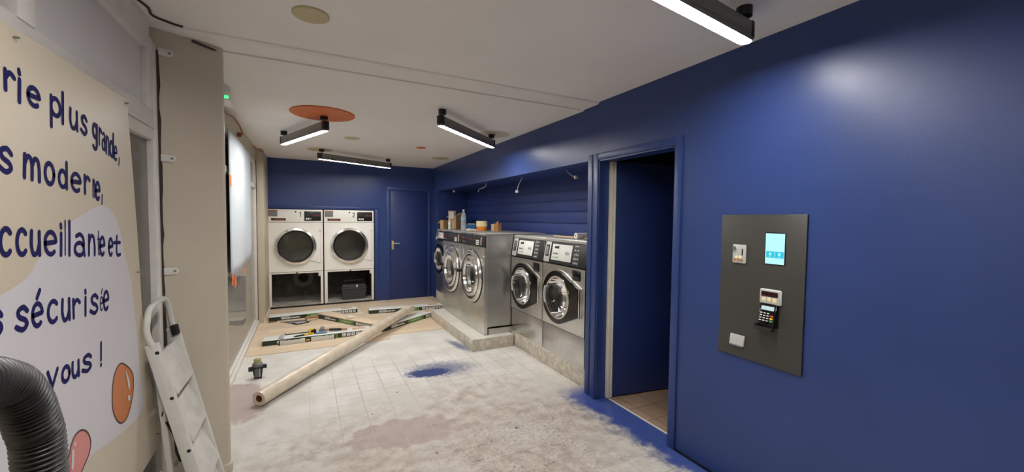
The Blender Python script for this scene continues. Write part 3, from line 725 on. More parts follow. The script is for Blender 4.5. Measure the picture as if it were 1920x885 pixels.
# ------------------------------------------------------------------ big washers
def big_washer(label, cy, W=.806):
    w = W/2; HT = 1.21; DP = .84
    t = thing('large_washer', label, 'washing machine', (1.88, cy, .142), -PI/2, 'large steel washing machines')
    b = B(); b.box(-w+.002, -w+.02, .035, DP, .075, HT-.004); b.box(w-.02, w-.002, .035, DP, .075, HT-.004); b.box(-w+.002, w-.002, .035, DP, .075, .095); b.box(-w+.002, w-.002, DP-.02, DP, .075, HT-.004); b.make('cabinet', M['steel_side'], t)
    b = B(); b.box(-w+.02, w-.02, .07, DP-.05, .0, .077, .004); b.make('base', M['plinth_top'], t)
    b = B(); b.holed([(-w, .004), (w, .004), (w, 1.055), (-w, 1.055)], 0, .67, .215, .0, .04); b.box(-w, w, .0, .04, 1.192, HT, .006); b.box(-w, w, .02, .04, 1.05, 1.195); b.make('front_panel', M['steel'], t)
    b = B(); b.box(-w, w, -.004, DP, HT, HT+.012, .004); b.make('lid', M['lid_steel'], t)
    b = B(); b.cyl((0, -.006, 1.202), (0, .002, 1.202), .010, seg=12); b.make('lock', M['black'], t)
    b = B(); b.box(-w+.006, w-.006, .001, .03, 1.058, 1.190, .003); cp = b.make('control_panel', M['dark_panel'], t)
    b = B(); b.box(-w+.01, w-.01, -.001, .002, 1.132, 1.137); b.box(-w+.01, -w+.12, -.001, .002, 1.142, 1.152); b.make('strip', M['red'], cp)
    b = B()
    for i in range(3):
        for j in range(3): b.box(.125+.034*i, .150+.034*i, -.003, .002, 1.075+.022*j, 1.091+.022*j, .002)
    b.make('keypad', M['label_white'], cp)
    b = B(); b.tube([(.29, -.001, 1.08), (.29, -.001, 1.155), (.305, -.001, 1.168), (.32, -.001, 1.16)], .005, 8); b.make('diagram', M['label_white'], cp)
    b = B(); b.box(.235, .25, -.002, .002, 1.095, 1.108, .001); b.make('indicator', M['green'], cp)
    b = B(); b.box(-w+.05, -w+.16, -.001, .002, 1.085, 1.10); b.make('print', M['grey'], cp)
    # round door
    dc = (.0, .0, .67)
    b = B(); b.lathe([(.335, -.002), (.335, .018), (.326, .034), (.300, .040), (.262, .030), (.250, .012)], dc, '-Y', 72); dr_ = b.make('door', M['chrome'], t)
    b = B(); b.lathe([(.345, -.002), (.345, .006), (.335, .006), (.335, -.002)], dc, '-Y', 72); b.make('door_gasket', M['matt_black'], dr_)
    b = B(); b.lathe([(.262, .014), (.250, .044), (.225, .052), (.205, .046), (.196, .018)], dc, '-Y', 64); b.make('door_ring', M['chrome'], dr_)
    b = B(); b.lathe([(.200, .030), (.192, -.02), (.165, -.07), (.10, -.11), (0, -.12)], dc, '-Y', 56); b.make('door_glass', M['washer_glass'], dr_)
    b = B(); b.lathe([(.214, -.02), (.20, -.05), (.24, -.07), (.24, -.55), (.18, -.57), (.06, -.57), (.05, -.54), (0, -.54)], dc, '-Y', 56); b.make('drum', M['drum'], t)
    for a in (60, 180, 300):
        ca, sa = math.cos(math.radians(a)), math.sin(math.radians(a))
        b = B(); b.box(-.025, .025, .09, .5, -.03, .03, .012); b.make('drum_paddle', M['drum'], t, (.22*ca, 0, .67+.22*sa), (0, math.radians(-a+90), 0))
    b = B(); b.box(-.385, -.345, -.018, -.001, .62, .82, .004); hp = b.make('handle_plate', M['label_white'], dr_)
    b = B(); b.cyl((-.365, -.07, .70), (-.365, -.015, .70), .024, .020, 16); b.box(-.375, -.30, -.066, -.04, .682, .718, .008); o = b.make('door_handle', M['black'], dr_)
    b = B(); b.box(-.345, -.310, -.003, .0, .90, .99, .001); b.make('sticker', M['silver'], t)
    b = B()
    for x, z in ((-.2, 1.03), (.22, 1.035), (w-.02, .95)): b.cyl((x, -.004, z), (x, .001, z), .008, seg=10)
    b.make('screw', M['chrome'], t)
    return t
big_washer('large steel washing machine with a full side panel showing, next to machine 7', 4.763)
big_washer('large steel washing machine under the bottle, second from the far end', 5.572)

# plinths
def rough_block(name, label, x0, x1, y0, y1, z1, topm=True):
    b = B(); b.box(x0, x1, y0, y1, 0, z1-.006, .006, M['concrete']); b.box(x0-.002, x1+.002, y0-.002, y1+.002, z1-.008, z1, .003, M['plinth_top'])
    return tag(b.make(name, None), label, 'plinth')
rough_block('concrete_plinth', 'low worn concrete plinth under the two large washers', 1.694, 2.228, 4.262, 5.975, .142)
rough_block('concrete_plinth', 'long worn concrete plinth under washers 7 and 8, beside the doorway', 2.240, 2.76, 2.87, 4.355, PT)
b = B(); b.box(2.15, 2.76, 6.42, 7.26, 0, .225, .006); tag(b.make('white_plinth', M['plinth_top']), 'white plinth under the farthest washing machine', 'plinth')
b = B(); b.box(2.25, 2.70, 2.842, 2.866, .0, 1.10, .008); b.cyl((2.262, 2.848, .165), (2.262, 2.848, 1.08), .014); tag(b.make('drain_pipe', M['dark_panel']), 'dark vertical pipe cover at the right side of machine 8', 'pipe')

# ------------------------------------------------------------------ tote standing in dryer 2
t = thing('storage_tote', 'dark grey plastic tote with a smoky lid inside the open compartment of dryer 2', 'tote', (.765, D+.225, .0535))
b = B(); tp = bmesh.new()
def frus(w0, d0, w1, d1, z0, z1): return [(-w0, -d0, z0), (w0, -d0, z0), (w0, d0, z0), (-w0, d0, z0)], [(-w1, -d1, z1), (w1, -d1, z1), (w1, d1, z1), (-w1, d1, z1)]
lo, hi = frus(.190, .135, .210, .150, 0, .20); tp.free()
for k in range(4): b.face([lo[k], lo[(k+1) % 4], hi[(k+1) % 4], hi[k]])
b.face(lo[::-1]); b.make('tub', M['tote'], t)
b = B(); b.box(-.222, .222, -.160, -.146, .185, .212, .004); b.box(-.222, .222, .146, .160, .185, .212, .004); b.box(-.222, -.208, -.16, .16, .185, .212, .004); b.box(.208, .222, -.16, .16, .185, .212, .004); b.make('rim', M['tote'], t)
b = B(); b.box(-.214, .214, -.152, .152, .212, .222, .003); b.box(-.20, .20, -.135, .135, .222, .262, .012); b.make('lid', M['tote_clear'], t)
b = B(); b.tube(smooth_path([(-.16, .0, .25), (-.155, .0, .315), (-.13, .0, .325), (.13, .0, .325), (.155, .0, .315), (.16, .0, .25)]), .010, 10); b.make('handle', M['tote'], t)
b = B(); b.box(.03, .06, -.168, -.150, .225, .262, .004); b.make('clasp', M['label_white'], t)

# ------------------------------------------------------------------ pendant tube lights
def pendant(p0, p1, label, zb=2.35, ceil=H, loop=True):
    p0, p1 = Vector((*p0, 0)), Vector((*p1, 0)); d = p1-p0; Ln = d.length
    t = thing('linear_pendant_light', label, 'ceiling light', ((p0.x+p1.x)/2, (p0.y+p1.y)/2, zb), math.atan2(d.y, d.x), 'linear pendant lights')
    h = Ln/2; w = .031
    def stad(ww, hh): return [(hh-ww+ww*math.cos(a), ww*math.sin(a)) for a in [math.radians(q) for q in range(-90, 91, 15)]]+[(-hh+ww+ww*math.cos(a), ww*math.sin(a)) for a in [math.radians(q) for q in range(90, 271, 15)]]
    b = B(); b.prism(stad(w, h-.012), .014, .085, 'XY', .003)
    ou, inn = stad(w, h-.012), stad(w-.003, h-.015); n = len(ou)     # skirt around the recessed diffuser
    for k in range(n):
        (x0, y0), (x1, y1), (u0, v0), (u1, v1) = ou[k], ou[(k+1) % n], inn[k], inn[(k+1) % n]
        b.face([(x0, y0, 0), (x1, y1, 0), (x1, y1, .02), (x0, y0, .02)]); b.face([(u1, v1, 0), (u0, v0, 0), (u0, v0, .02), (u1, v1, .02)]); b.face([(x1, y1, 0), (x0, y0, 0), (u0, v0, 0), (u1, v1, 0)])
    b.make('housing', M['lamp_housing'], t)
    for s in (-1, 1):
        b = B(); b.prism([(s*x, y) for x, y in stad(w+.002, h)[:13]]+[(s*(h-.05), w+.002), (s*(h-.05), -w-.002)], .016, .087, 'XY', .002); b.make('end_cap', M['lamp_end'], t)
    b = B(); b.prism(stad(w-.0035, h-.016), .003, .013, 'XY', .001); o = b.make('diffuser', M['lamp'], t)
    zc = ceil-zb
    for s in (-1, 1):
        b = B(); b.cyl((s*(h-.06), 0, zc-.042), (s*(h-.06), 0, zc), .034, seg=28); cn = b.make('canopy', M['lamp_end'], t)
        b = B(); b.cyl((s*(h-.06), 0, .085), (s*(h-.06), 0, zc-.04), .0035, seg=8); b.make('suspension_wire', M['grey'], t)
    if loop:
        b = B(); s = loop if loop in (-1, 1) else 1
        b.tube(smooth_path([(s*(h-.06), .015, zc-.03), (s*(h-.11), .05, zc-.055), (s*(h-.13), .03, .095), (s*(h-.09), .0, .086)]), .004, 8); b.make('power_cable', M['lamp_end'], t)
    return t
pendant((.66, 1.045), (1.868, 1.205), 'pendant tube light at the top of the photo, close to the blue right wall', 2.375, H2, -1)
pendant((1.035, 3.43), (1.925, 4.235), 'pendant tube light running up to the blue right wall above the washers', 2.35, H, 1)
pendant((-.232, 5.27), (.182, 4.16), 'pendant tube light hanging below the big orange ceiling disc', 2.35, H, 1)
pendant((.150, 6.25), (1.257, 6.83), 'pendant tube light nearest the back wall, above the dryers', 2.35, H, -1)

pendant((.06, .06), (.02, 1.20), 'added unseen pendant tube light above the viewer, running along the shop front', 2.375, H2, -1)  # out-of-view lamp added to brighten the banner and the right wall
# ------------------------------------------------------------------ discs on the ceiling
def disc(x, y, r, m, label, z=H, th=.006, rz=1.0):
    b = B(); b.lathe([(0, -th), (r-.004, -th), (r, -th+.003), (r, .0), (0, 0)], (0, 0, 0), 'Z', 56)
    o = b.make('ceiling_disc', M[m], None, (x, y, z)); tag(o, label, 'ceiling disc', 'painted discs on the ceiling'); return o
disc(.150, 4.145, .275, 'orange_disc', 'big orange disc on the ceiling above a pendant light', th=.012)
disc(.031, 2.225, .083, 'beige_disc', 'beige disc on the near part of the ceiling, before the step', H2, .010)
disc(.505, 5.25, .088, 'beige_disc', 'small beige disc on the ceiling between orange big disc and small orange disc')
disc(.187, 6.37, .165, 'beige_disc', 'beige disc partly hidden behind the light above the dryers')
disc(1.405, 5.47, .066, 'orange_disc', 'small orange disc on the ceiling')
disc(1.925, 6.28, .135, 'beige_disc', 'beige disc near the back right ceiling corner')
disc(1.905, 4.18, .175, 'faint_disc', 'large pale disc behind the end of the light beside the blue wall')

# ------------------------------------------------------------------ payment panel on the right wall (modelled facing -Y, turned to face -X)
t = thing('payment_panel', 'dark grey self-service payment panel with lit screen on the blue wall', 'payment terminal', (R, 1.309, .773), -PI/2)
b = B(); b.box(-.226, .226, -.014, 0, 0, .807, .003); b.make('plate', M['plate'], t)
def yl(y): return 1.309-y
def zl(z): return z-.773
b = B(); b.box(yl(1.458), yl(1.379), -.024, -.013, zl(1.306), zl(1.412), .007); cm = b.make('coin_module', M['silver'], t)
b = B(); b.cyl((yl(1.441), -.034, zl(1.390)), (yl(1.441), -.022, zl(1.390)), .012, seg=20); b.make('lock', M['chrome'], cm)
b = B(); b.box(yl(1.402), yl(1.395), -.0255, -.023, zl(1.352), zl(1.388)); b.make('coin_slot', M['black'], cm)
for k, (y, z, m) in enumerate(((1.432, 1.341, 'cream_plastic'), (1.411, 1.342, 'cream_plastic'), (1.441, 1.324, 'wood'), (1.421, 1.324, 'wood'), (1.402, 1.324, 'wood'))):
    b = B(); b.cyl((yl(y), -.0255, zl(z)), (yl(y), -.023, zl(z)), .0085, seg=20); b.make('coin_print', M[m], cm)
b = B(); b.box(yl(1.282), yl(1.176), -.017, -.013, zl(1.315), zl(1.485), .002); ts = b.make('screen_bezel', M['black'], t)
b = B(); b.box(yl(1.276), yl(1.181), -.0185, -.016, zl(1.320), zl(1.480)); sc_ = b.make('touch_screen', M['screen'], ts)
for y0, y1 in ((1.271, 1.229), (1.226, 1.183)):
    b = B(); b.box(yl(y0), yl(y1), -.0195, -.018, zl(1.352), zl(1.386)); bt = b.make('screen_button', M['screen_btn'], ts)
    yc = (y0+y1)/2; b = B(); b.box(yl(yc+.006), yl(yc-.006), -.0203, -.019, zl(1.364), zl(1.380), .002); b.box(yl(yc+.010), yl(yc-.010), -.0203, -.019, zl(1.3565), zl(1.3585)); b.make('icon', M['screen_ico'], bt)
b = B(); write(b, 'N', lambda x, y: (yl(1.222)+.014*x, zl(1.445)+.014*y), .0024, lambda x, y, k: (x, -.0188-k, y))
for k in range(3): b.box(yl(1.248), yl(1.228), -.0192, -.018, zl(1.445+.0058*k), zl(1.4475+.0058*k))
b.box(yl(1.236), yl(1.222), -.0192, -.018, zl(1.431), zl(1.433)); b.make('screen_logo', M['screen_ico'], ts)
b = B(); b.box(yl(1.294), yl(1.182), -.030, -.013, zl(1.106), zl(1.186), .009); cr_ = b.make('card_reader', M['label_white'], t)
b = B(); b.box(yl(1.2885), yl(1.1875), -.032, -.028, zl(1.111), zl(1.181), .004); b.make('reader_face', M['silver'], cr_)
b = B(); b.box(yl(1.281), yl(1.196), -.0335, -.031, zl(1.147), zl(1.174), .001); b.make('reader_window', M['red_led'], cr_)
b = B()
for y in (1.276, 1.250, 1.222): b.box(yl(y), yl(y-.020), -.0335, -.031, zl(1.121), zl(1.142), .002)
b.make('reader_print', M['cream_plastic'], cr_)
b = B(); b.prism([(-.013, zl(.985)), (-.06, zl(.985)), (-.064, zl(1.0)), (-.034, zl(1.108)), (-.013, zl(1.108))], yl(1.283), yl(1.197), 'YZ', .004); pin = b.make('pin_pad', M['gloss_black'], t)
pa = math.atan2(.030, .108); pm = Matrix.Translation((0, -.0645, zl(1.0))) @ Matrix.Rotation(-pa, 4, 'X')
b = B(); b.X = pm; b.box(yl(1.272), yl(1.208), -.002, .002, .080, .101, .001); b.make('display', M['lcd'], pin)
b = B(); b.X = pm
for i in range(3):
    for j in range(4): b.box(yl(1.273-.0175*i), yl(1.262-.0175*i), -.003, .002, .022+.013*j, .027+.013*j, .001)
b.make('keypad', M['label_white'], pin)
for k, m in enumerate(('green', 'yellow', 'red_key')):
    if m == 'red_key': M['red_key'] = P('red_key', (215, 70, 50), .4)
    b = B(); b.X = pm; b.box(yl(1.2195), yl(1.2045), -.004, .002, .021+.013*k, .030+.013*k, .001); b.make('key', M[m], pin)
b = B(); b.box(yl(1.285), yl(1.195), -.085, -.05, zl(.975), zl(.992), .004); b.box(yl(1.290), yl(1.276), -.08, -.045, zl(.978), zl(1.004), .004); b.make('card_slot', M['dark_panel'], pin)
b = B(); b.prism([(-.013, zl(.838)), (-.028, zl(.838)), (-.028, zl(.848)), (-.020, zl(.897)), (-.013, zl(.899))], yl(1.456), yl(1.373), 'YZ', .002); tr_ = b.make('receipt_flap', M['silver'], t); tr_['label'] = 'pale receipt flap'
b = B(); b.box(yl(1.452), yl(1.377), -.031, -.027, zl(.836), zl(.842), .001); b.make('flap_lip', M['grey'], tr_)

# ------------------------------------------------------------------ exit sign
t = thing('exit_sign', 'small lit green exit sign at the ceiling behind the beige pillar', 'exit sign', (-.535, 3.70, 2.385))
b = B(); b.prism([(-.055, .0), (.045, .0), (.055, .03), (.02, .115), (-.055, .115)], -.12, .12, 'XZ', .006); b.make('housing', M['white_plastic'], t)
b = B(); b.box(-.02, .043, -.1225, -.118, .010, .034, .002); b.make('lit_panel', M['exit_green'], t)
b = B(); b.prism([(.045, .006), (.0535, .030), (.050, .040), (.043, .01)], -.10, .10, 'XZ'); b.make('lens', M['exit_green'], t)

# ------------------------------------------------------------------ paper over the long window, its tapes
b = B(); n = 14; gx = []
PYS = [4.33+1.61*k/n for k in range(n+1)]
def px(y, z): return -.603+.004*math.sin((y-4.33)*3.1)+.05*max(0, (1.25-z))*math.sin((y-4.3)*4)
def pbot(y):
    q = (y-4.33)/1.61
    return .972-.02*math.sin(q*PI)+.02*q+(.055*(max(0, q-.84)/.16)**2)
grid = [[(px(y, pbot(y)+(2.31-pbot(y))*j/10), y, pbot(y)+(2.31-pbot(y))*j/10) for j in range(11)] for y in PYS]
for i in range(n):
    for j in range(10): b.face([grid[i][j], grid[i+1][j], grid[i+1][j+1], grid[i][j+1]])
bmesh.ops.remove_doubles(b.bm, verts=b.bm.verts, dist=1e-5)
pp = b.make('window_paper', M['paper'], smooth=80); md = pp.modifiers.new('solid', 'SOLIDIFY'); md.thickness = .002
tag(pp, 'white paper sheet taped over the long window', 'paper sheet')
for q in ((4.36, .965, -.3), (5.05, .965, .5), (4.345, 1.86, .0), (4.45, .93, .3)):
    b = B(); b.box(-.001, .001, -.05, .06, -.05, .05)
    o = b.make('tape_strip', M['tape'], pp, (px(q[0], q[1])+.004, q[0], q[1]), (q[2], 0, 0)); 
# ------------------------------------------------------------------ loose cable above the window
b = B(); b.tube(smooth_path([ (-.60, 3.86, 2.43), (-.59, 4.15, 2.41), (-.585, 4.5, 2.45), (-.58, 4.85, 2.44), (-.575, 5.0, 2.38)]), .006)
b.tube(smooth_path([(-.60, 6.3, 2.455), (-.575, 6.5, 2.45), (-.54, 6.66, 2.452), (-.535, 6.75, 2.455)]), .008)
b.box(-.622, -.585, 4.98, 5.02, 2.36, 2.40)
tag(b.make('loose_cable', M['copper']), 'brown cable drooping along the top of the long window', 'cable')

# ------------------------------------------------------------------ cables hanging from the recess ceiling
def dangling(pts, label, end=True, r=.005):
    t = thing('hanging_cable', label, 'cable', pts[0], 0, 'cable ends hanging above the washers')
    o = Vector(pts[0]); q = [Vector(p)-o for p in pts]
    b = B(); b.tube(smooth_path(q), r, 8); b.make('cable', M['wire'], t)
    if end:
        b = B(); e = q[-1]; b.box(e.x-.016, e.x+.016, e.y-.014, e.y+.014, e.z-.02, e.z+.012, .004); b.make('terminal_block', M['terminal'], t)
dangling([(2.30, 5.30, AZ), (2.305, 5.33, 2.01), (2.30, 5.44, 1.985), (2.30, 5.55, 1.98), (2.30, 5.60, 1.94)], 'forked cable end above the orange tub, second from the far end', False)
dangling([(2.32, 4.27, AZ), (2.33, 4.30, 2.02), (2.35, 4.40, 1.97), (2.36, 4.47, 1.89)], 'cable with a white connector hanging above machine 7')
dangling([(2.38, 3.42, AZ), (2.385, 3.40, 2.02), (2.40, 3.34, 1.98), (2.41, 3.30, 1.97)], 'cable with a reddish connector hanging above machine 8')
dangling([(2.30, 6.72, AZ), (2.30, 6.72, 2.03), (2.30, 6.70, 2.015)], 'short cable stub in the far corner of the recess', True, .004)

# ------------------------------------------------------------------ things standing on the washers
TOP = 1.364                                               # lid height of the big washers
FT = .225+1.115+.0055                                      # lid height of the far washer
def carton(loc, rz, w, d, h, label):
    t = thing('cardboard_box', label, 'cardboard box', loc, rz)
    th = .004
    b = B(); b.box(-w/2, w/2, -d/2, -d/2+th, 0, h); b.box(-w/2, w/2, d/2-th, d/2, 0, h); b.box(-w/2, -w/2+th, -d/2, d/2, 0, h); b.box(w/2-th, w/2, -d/2, d/2, 0, h); b.box(-w/2, w/2, -d/2, d/2, 0, th)
    b.make('carton', M['cardboard'], t)
    return t
t = carton((2.44, 6.98, FT), math.radians(-62), .19, .22, .245, 'open brown cardboard box with raised flaps behind the bottle')
def flap(t, pts, m='cardboard_in', n='flap'):
    b = B(); b.face(pts); o = b.make(n, M[m], t); o.modifiers.new('solid', 'SOLIDIFY').thickness = .003
flap(t, [(-.095, -.11, .245), (-.095, .11, .245), (-.15, .11, .21), (-.15, -.11, .21)])
flap(t, [(.095, -.11, .245), (.095, .11, .245), (.165, .10, .29), (.165, -.10, .29)])
flap(t, [(-.095, -.11, .245), (.095, -.11, .245), (.09, -.12, .33), (-.09, -.12, .33)], 'cardboard')
b = B(); b.prism([(-.05, -.07), (.06, -.06), (.065, .03), (.055, .07), (.03, .055), (.0, .085), (-.03, .06), (-.06, .09), (-.055, .0)], -.137, -.128, 'XZ'); 
o = b.make('plastic_bag', M['clear'], None, (2.44, 6.98, FT+.245), (0, 0, math.radians(-62))); tag(o, 'crumpled clear plastic bag hanging on the open cardboard box', 'plastic bag')
t = carton((2.255, 7.10, FT), math.radians(-70), .10, .12, .16, 'small brown cardboard box with one flap hanging out, at the far end of the row')
flap(t, [(-.05, -.06, .16), (-.05, .06, .16), (-.125, .06, .10), (-.125, -.06, .10)])
# water bottle
t = thing('water_bottle', 'clear plastic water bottle with pale blue label on the large washer', 'bottle', (2.10, 5.68, TOP))
b = B(); b.lathe([(0, .004), (.034, 0), (.039, .01), (.039, .06), (.0365, .066), (.039, .072), (.039, .20), (.036, .225), (.022, .262), (.0135, .275), (.0135, .292)], seg=32); b.make('body', M['clear'], t)
b = B(); b.lathe([(.0398, .142), (.0402, .144), (.0402, .198), (.0398, .20)], seg=32); b.make('label', M['bottle_label'], t)
b = B(); b.cyl((0, 0, .288), (0, 0, .311), .0155, seg=20); b.make('cap', M['white_plastic'], t)
t = thing('glue_bottle', 'small white squeeze bottle in front of the cardboard box', 'bottle', (2.235, 6.72, FT))
b = B(); b.lathe([(0, 0), (.030, 0), (.032, .006), (.032, .115), (.024, .135), (.016, .14)], seg=28); b.make('body', M['white_plastic'], t)
b = B(); b.lathe([(.018, .138), (.018, .165), (.015, .172), (0, .172)], seg=24); b.make('cap', M['white_plastic'], t)
b = B(); b.box(-.0345, -.030, -.008, .012, .05, .075, .001); b.box(-.0335, -.030, -.004, .008, .08, .095, .001); b.make('print', M['number_black'], t)
t = thing('blue_tray', 'bright blue plastic tray with a white sheet on it, behind the bottle', 'tray', (2.29, 5.83, TOP), math.radians(-20))
b = B(); b.prism([(-.03, 0), (-.07, .012), (-.10, .075), (.10, .075), (.07, .012), (.03, 0)], -.12, .12, 'XZ', .004); b.make('body', M['blue_plastic'], t)
b = B(); b.box(-.103, .103, -.13, .13, .075, .088, .003); b.make('rim', M['blue_plastic'], t)
b = B(); b.box(-.06, .05, -.085, .06, .089, .098, .002); o = b.make('folded_sheet', M['white_plastic'], None, (2.29, 5.83, TOP), (0, 0, math.radians(-20))); tag(o, 'folded white sheet lying on the bright blue tray', 'sheet')
t = thing('plastic_tub', 'orange plastic tub with a tall cream lid on the large washer', 'tub', (2.30, 5.45, TOP))
b = B(); b.lathe([(0, 0), (.068, 0), (.074, .008), (.078, .066), (0, .066)], seg=40); b.make('tub', M['orange'], t)
b = B(); b.lathe([(.080, .060), (.083, .064), (.083, .136), (.078, .142), (0, .142)], seg=40); b.make('lid', M['cream_plastic'], t)
b = B(); b.tube(smooth_path([(-.02, .078, .06), (-.02, .10, .062), (-.02, .105, .045), (-.02, .09, .03)]), .006, 8); b.make('handle', M['orange'], t)
b = B(); b.box(-.05, .05, -.045, .045, 0, .022, .005, M['white_plastic']); b.box(-.035, .03, -.03, .03, .022, .03, .004, M['terminal']); o = b.make('sponge_tray', None, None, (2.16, 5.55, TOP), (0, 0, .3)); tag(o, 'small white tray with a pinkish sponge beside the bottle', 'tray')
b = B(); b.sphere((0, 0, .014), .03, (1.3, .8, .47)); o = b.make('sponge', M['terminal'], None, (2.13, 5.29, TOP)); tag(o, 'small pale pink lump beside the orange tub', 'sponge')
t = thing('torn_carton', 'small torn carton with ragged edge on the large washer next to machine 7', 'cardboard box', (2.42, 5.18, TOP), math.radians(-75))
b = B(); b.prism([(-.03, 0), (.06, 0), (.062, .145), (.05, .15), (.04, .135), (.02, .13), (.01, .11), (-.025, .11)], -.03, -.026, 'XZ'); b.prism([(-.03, 0), (.03, 0), (.03, .12), (-.03, .11)], .056, .062, 'YZ'); b.prism([(-.03, 0), (.06, 0), (.055, .12), (-.02, .10)], .026, .03, 'XZ'); b.box(-.03, .06, -.03, .03, 0, .004); b.make('carton', M['wood'], t)
b = B(); b.prism([(-.095, 0), (-.03, 0), (-.03, .105), (-.095, .10)], -.03, .03, 'XZ', .002); b.make('side', M['cardboard_in'], t)
# paper tube lying on machine 8
TS = PT+1.175+.004
t = thing('paper_roll', 'white rolled tube lying on top of machine 8', 'paper roll', (2.42, 3.30, TS+.030), -PI/2)
b = B(); b.lathe([(.012, 0), (.028, 0), (.028, .33), (.012, .33)], (0, 0, 0), 'Y', 28, closed=True); b.make('roll', M['white'], t)
b = B(); b.lathe([(.0, .02), (.0125, .02)], (0, 0, 0), 'Y', 20); b.make('core', M['matt_black'], t)
b = B(); b.box(2.50, 2.53, 3.10, 3.84, TS, TS+.014, .002); tag(b.make('wooden_batten', M['cardboard_in']), 'thin pale batten lying across the tops of machines 7 and 8', 'batten')

# ------------------------------------------------------------------ laminate packs on the floor (front faces -Y)
def pack(p0, ang, label, Ln=1.22, w=.20, h=.062, dark=.40, green=.27, zb=.008):
    t = thing('laminate_pack', label, 'laminate pack', (p0[0], p0[1], zb), ang, 'packs of laminate planks')
    b = B(); b.box(0, Ln, 0, w, 0, h, .002); b.make('carton', M['box_white'], t)
    b = B(); b.box(0, Ln*dark, -.0012, .002, .001, h-.004, 0, M['box_dark']); b.box(Ln*dark, Ln*(dark+green), -.0012, .002, .001, h-.004, 0, M['box_green']); b.box(Ln*(dark+green), Ln, -.0012, .002, .001, h-.004, 0, M['box_dark'])
    b.box(-.0012, .002, .0, w, .001, h-.004, 0, M['box_dark'])
    sd = b.make('printed_side', None, t)
    b = B(); x = .15                                       # white block logo with smaller words behind it
    b.box(x, x+.12, -.0024, -.001, .016, .045, .0); b.box(x+.02, x+.10, -.0024, -.001, .012, .049)
    for k in range(5): b.box(x+.125+.026*k, x+.145+.026*k, -.0024, -.001, .018, .018+(.022 if k % 2 else .016))
    for k in range(8): b.box(Ln*dark+.06+.026*k, Ln*dark+.078+.026*k, -.0024, -.001, .025, .036)
    b.make('logo', M['label_white'], sd)
    for k in range(6):
        x = Ln*(dark+green)+.05+.056*k
        b = B(); b.box(x, x+.044, -.0024, -.001, .010, .050, 0, M['label_white'])
        for q in range(3): b.box(x+.008+.006*((k+q) % 3), x+.026+.006*((k*q) % 3), -.0032, -.002, .016+.011*q, .021+.011*q, 0, M['box_dark'])
        b.make('pictogram', None, sd)
    b = B(); b.box(Ln-.22, Ln-.06, w*.35, w*.85, h-.0005, h+.001); o = b.make('paper_label', M['cardboard_in'], t); 
    return t
pack((-.493, 6.745), math.atan2(.10, 1.213), 'laminate pack lying nearest dryer 1, against the cream column', 1.22)
pack((.872, 6.63), math.atan2(-.10, 1.15), 'laminate pack at the back right, in front of the blue door', 1.17)
pack((.150, 6.675), math.atan2(-.96, .645), 'slanting laminate pack with a loose plank on top, ahead of dryer 2', 1.16)
pack((-.474, 5.486), 0.0, 'laminate pack with hand tools lying on it, at the front edge of the laid floor')
pack((.904, 5.527), math.atan2(.6, .895), 'laminate pack with its end under the long roll, pointing at the plinth', 1.20)
b = B(); b.box(-.01, 1.19, -.002, .19, 0, .009, .002); o = b.make('laminate_plank', M['laminate'], None, (.147, 6.678, .0715), (0, 0, math.atan2(-.96, .645))); tag(o, 'single loose oak plank lying on the slanting laminate pack', 'plank')
b = B(); b.box(.60, .70, .02, .10, 0, .03, .008); 
tag(b.make('white_scrap', M['white_plastic'], None, (.147, 6.678, .081), (0, 0, math.atan2(-.96, .645))), 'small white scrap on the loose plank next to the roll', 'scrap')
b = B(); b.prism([(0, 0), (.07, .01), (.09, .05), (.05, .06), (.02, .04)], 0, .015, 'XY', .003); b.box(.02, .05, .01, .04, .01, .045, .006)
tag(b.make('white_scrap', M['white_plastic'], None, (.71, 6.72, .009)), 'small white plastic scrap on the laminate by the end of the back pack', 'scrap')

# ------------------------------------------------------------------ long wrapped roll
p0, p1 = Vector((-.357, 3.765, .0635)), Vector((1.425, 6.14, .158))
d = (p1-p0); Ln = d.length; d.normalize()
t = thing('vinyl_roll', 'long thin wrapped roll lying diagonally across the floor', 'roll', tuple(p0))
q = d.to_track_quat('Z', 'Y').to_matrix().to_4x4()
b = B(); b.X = q
prof = [(.028, .004), (.059, 0), (.062, .01)]
for k in range(1, 40): prof.append((.0612+.0012*math.sin(k*1.7)+.0006*math.sin(k*4.1), Ln*k/40))
prof += [(.0605, Ln-.01), (.057, Ln), (.0, Ln)]
b.lathe(prof, seg=36); b.make('roll', M['vinyl'], t)
b = B(); b.X = q; b.lathe([(.0, .03), (.022, .03), (.022, .003), (.029, .003)], seg=24); o = b.make('core', M['core'], t); o['label'] = 'brown cardboard core'
b = B(); b.X = q; b.lathe([(.0618, Ln-.34), (.0624, Ln-.338), (.0624, Ln-.25), (.0618, Ln-.248)], seg=36); b.make('tape_band', M['vinyl'], t)

# ------------------------------------------------------------------ spirit level, tools on the pack
t = thing('spirit_level', 'pale spirit level standing along the front of the tool laden pack', 'spirit level', (-.300, 5.430, .008), math.atan2(.030, .60))
b = B(); b.box(0, .61, 0, .024, 0, .050, .002); b.make('bar', M['alu_white'], t)
for x in (.0, .605):
    b = B(); b.box(x-.004, x+.009, -.001, .025, -.0, .051, .002); b.make('end_cap', M['rubber'], t)
b = B(); b.box(.275, .34, -.002, .026, .008, .0515, .002); vh = b.make('vial_holder', M['black'], t)
b = B(); b.cyl((.287, -.001, .030), (.328, -.001, .030), .009, seg=16); b.make('vial', M['yellow'], vh)
b = B()
for x in (.05, .12, .18, .46, .53): b.box(x, x+.045, .004, .020, .0495, .0506)
b.make('slot', M['black'], t)
zt = .008+.062+.001
t = thing('tape_measure', 'yellow and black tape measure on the laminate pack', 'tape measure', (.055, 5.575, zt), .35)
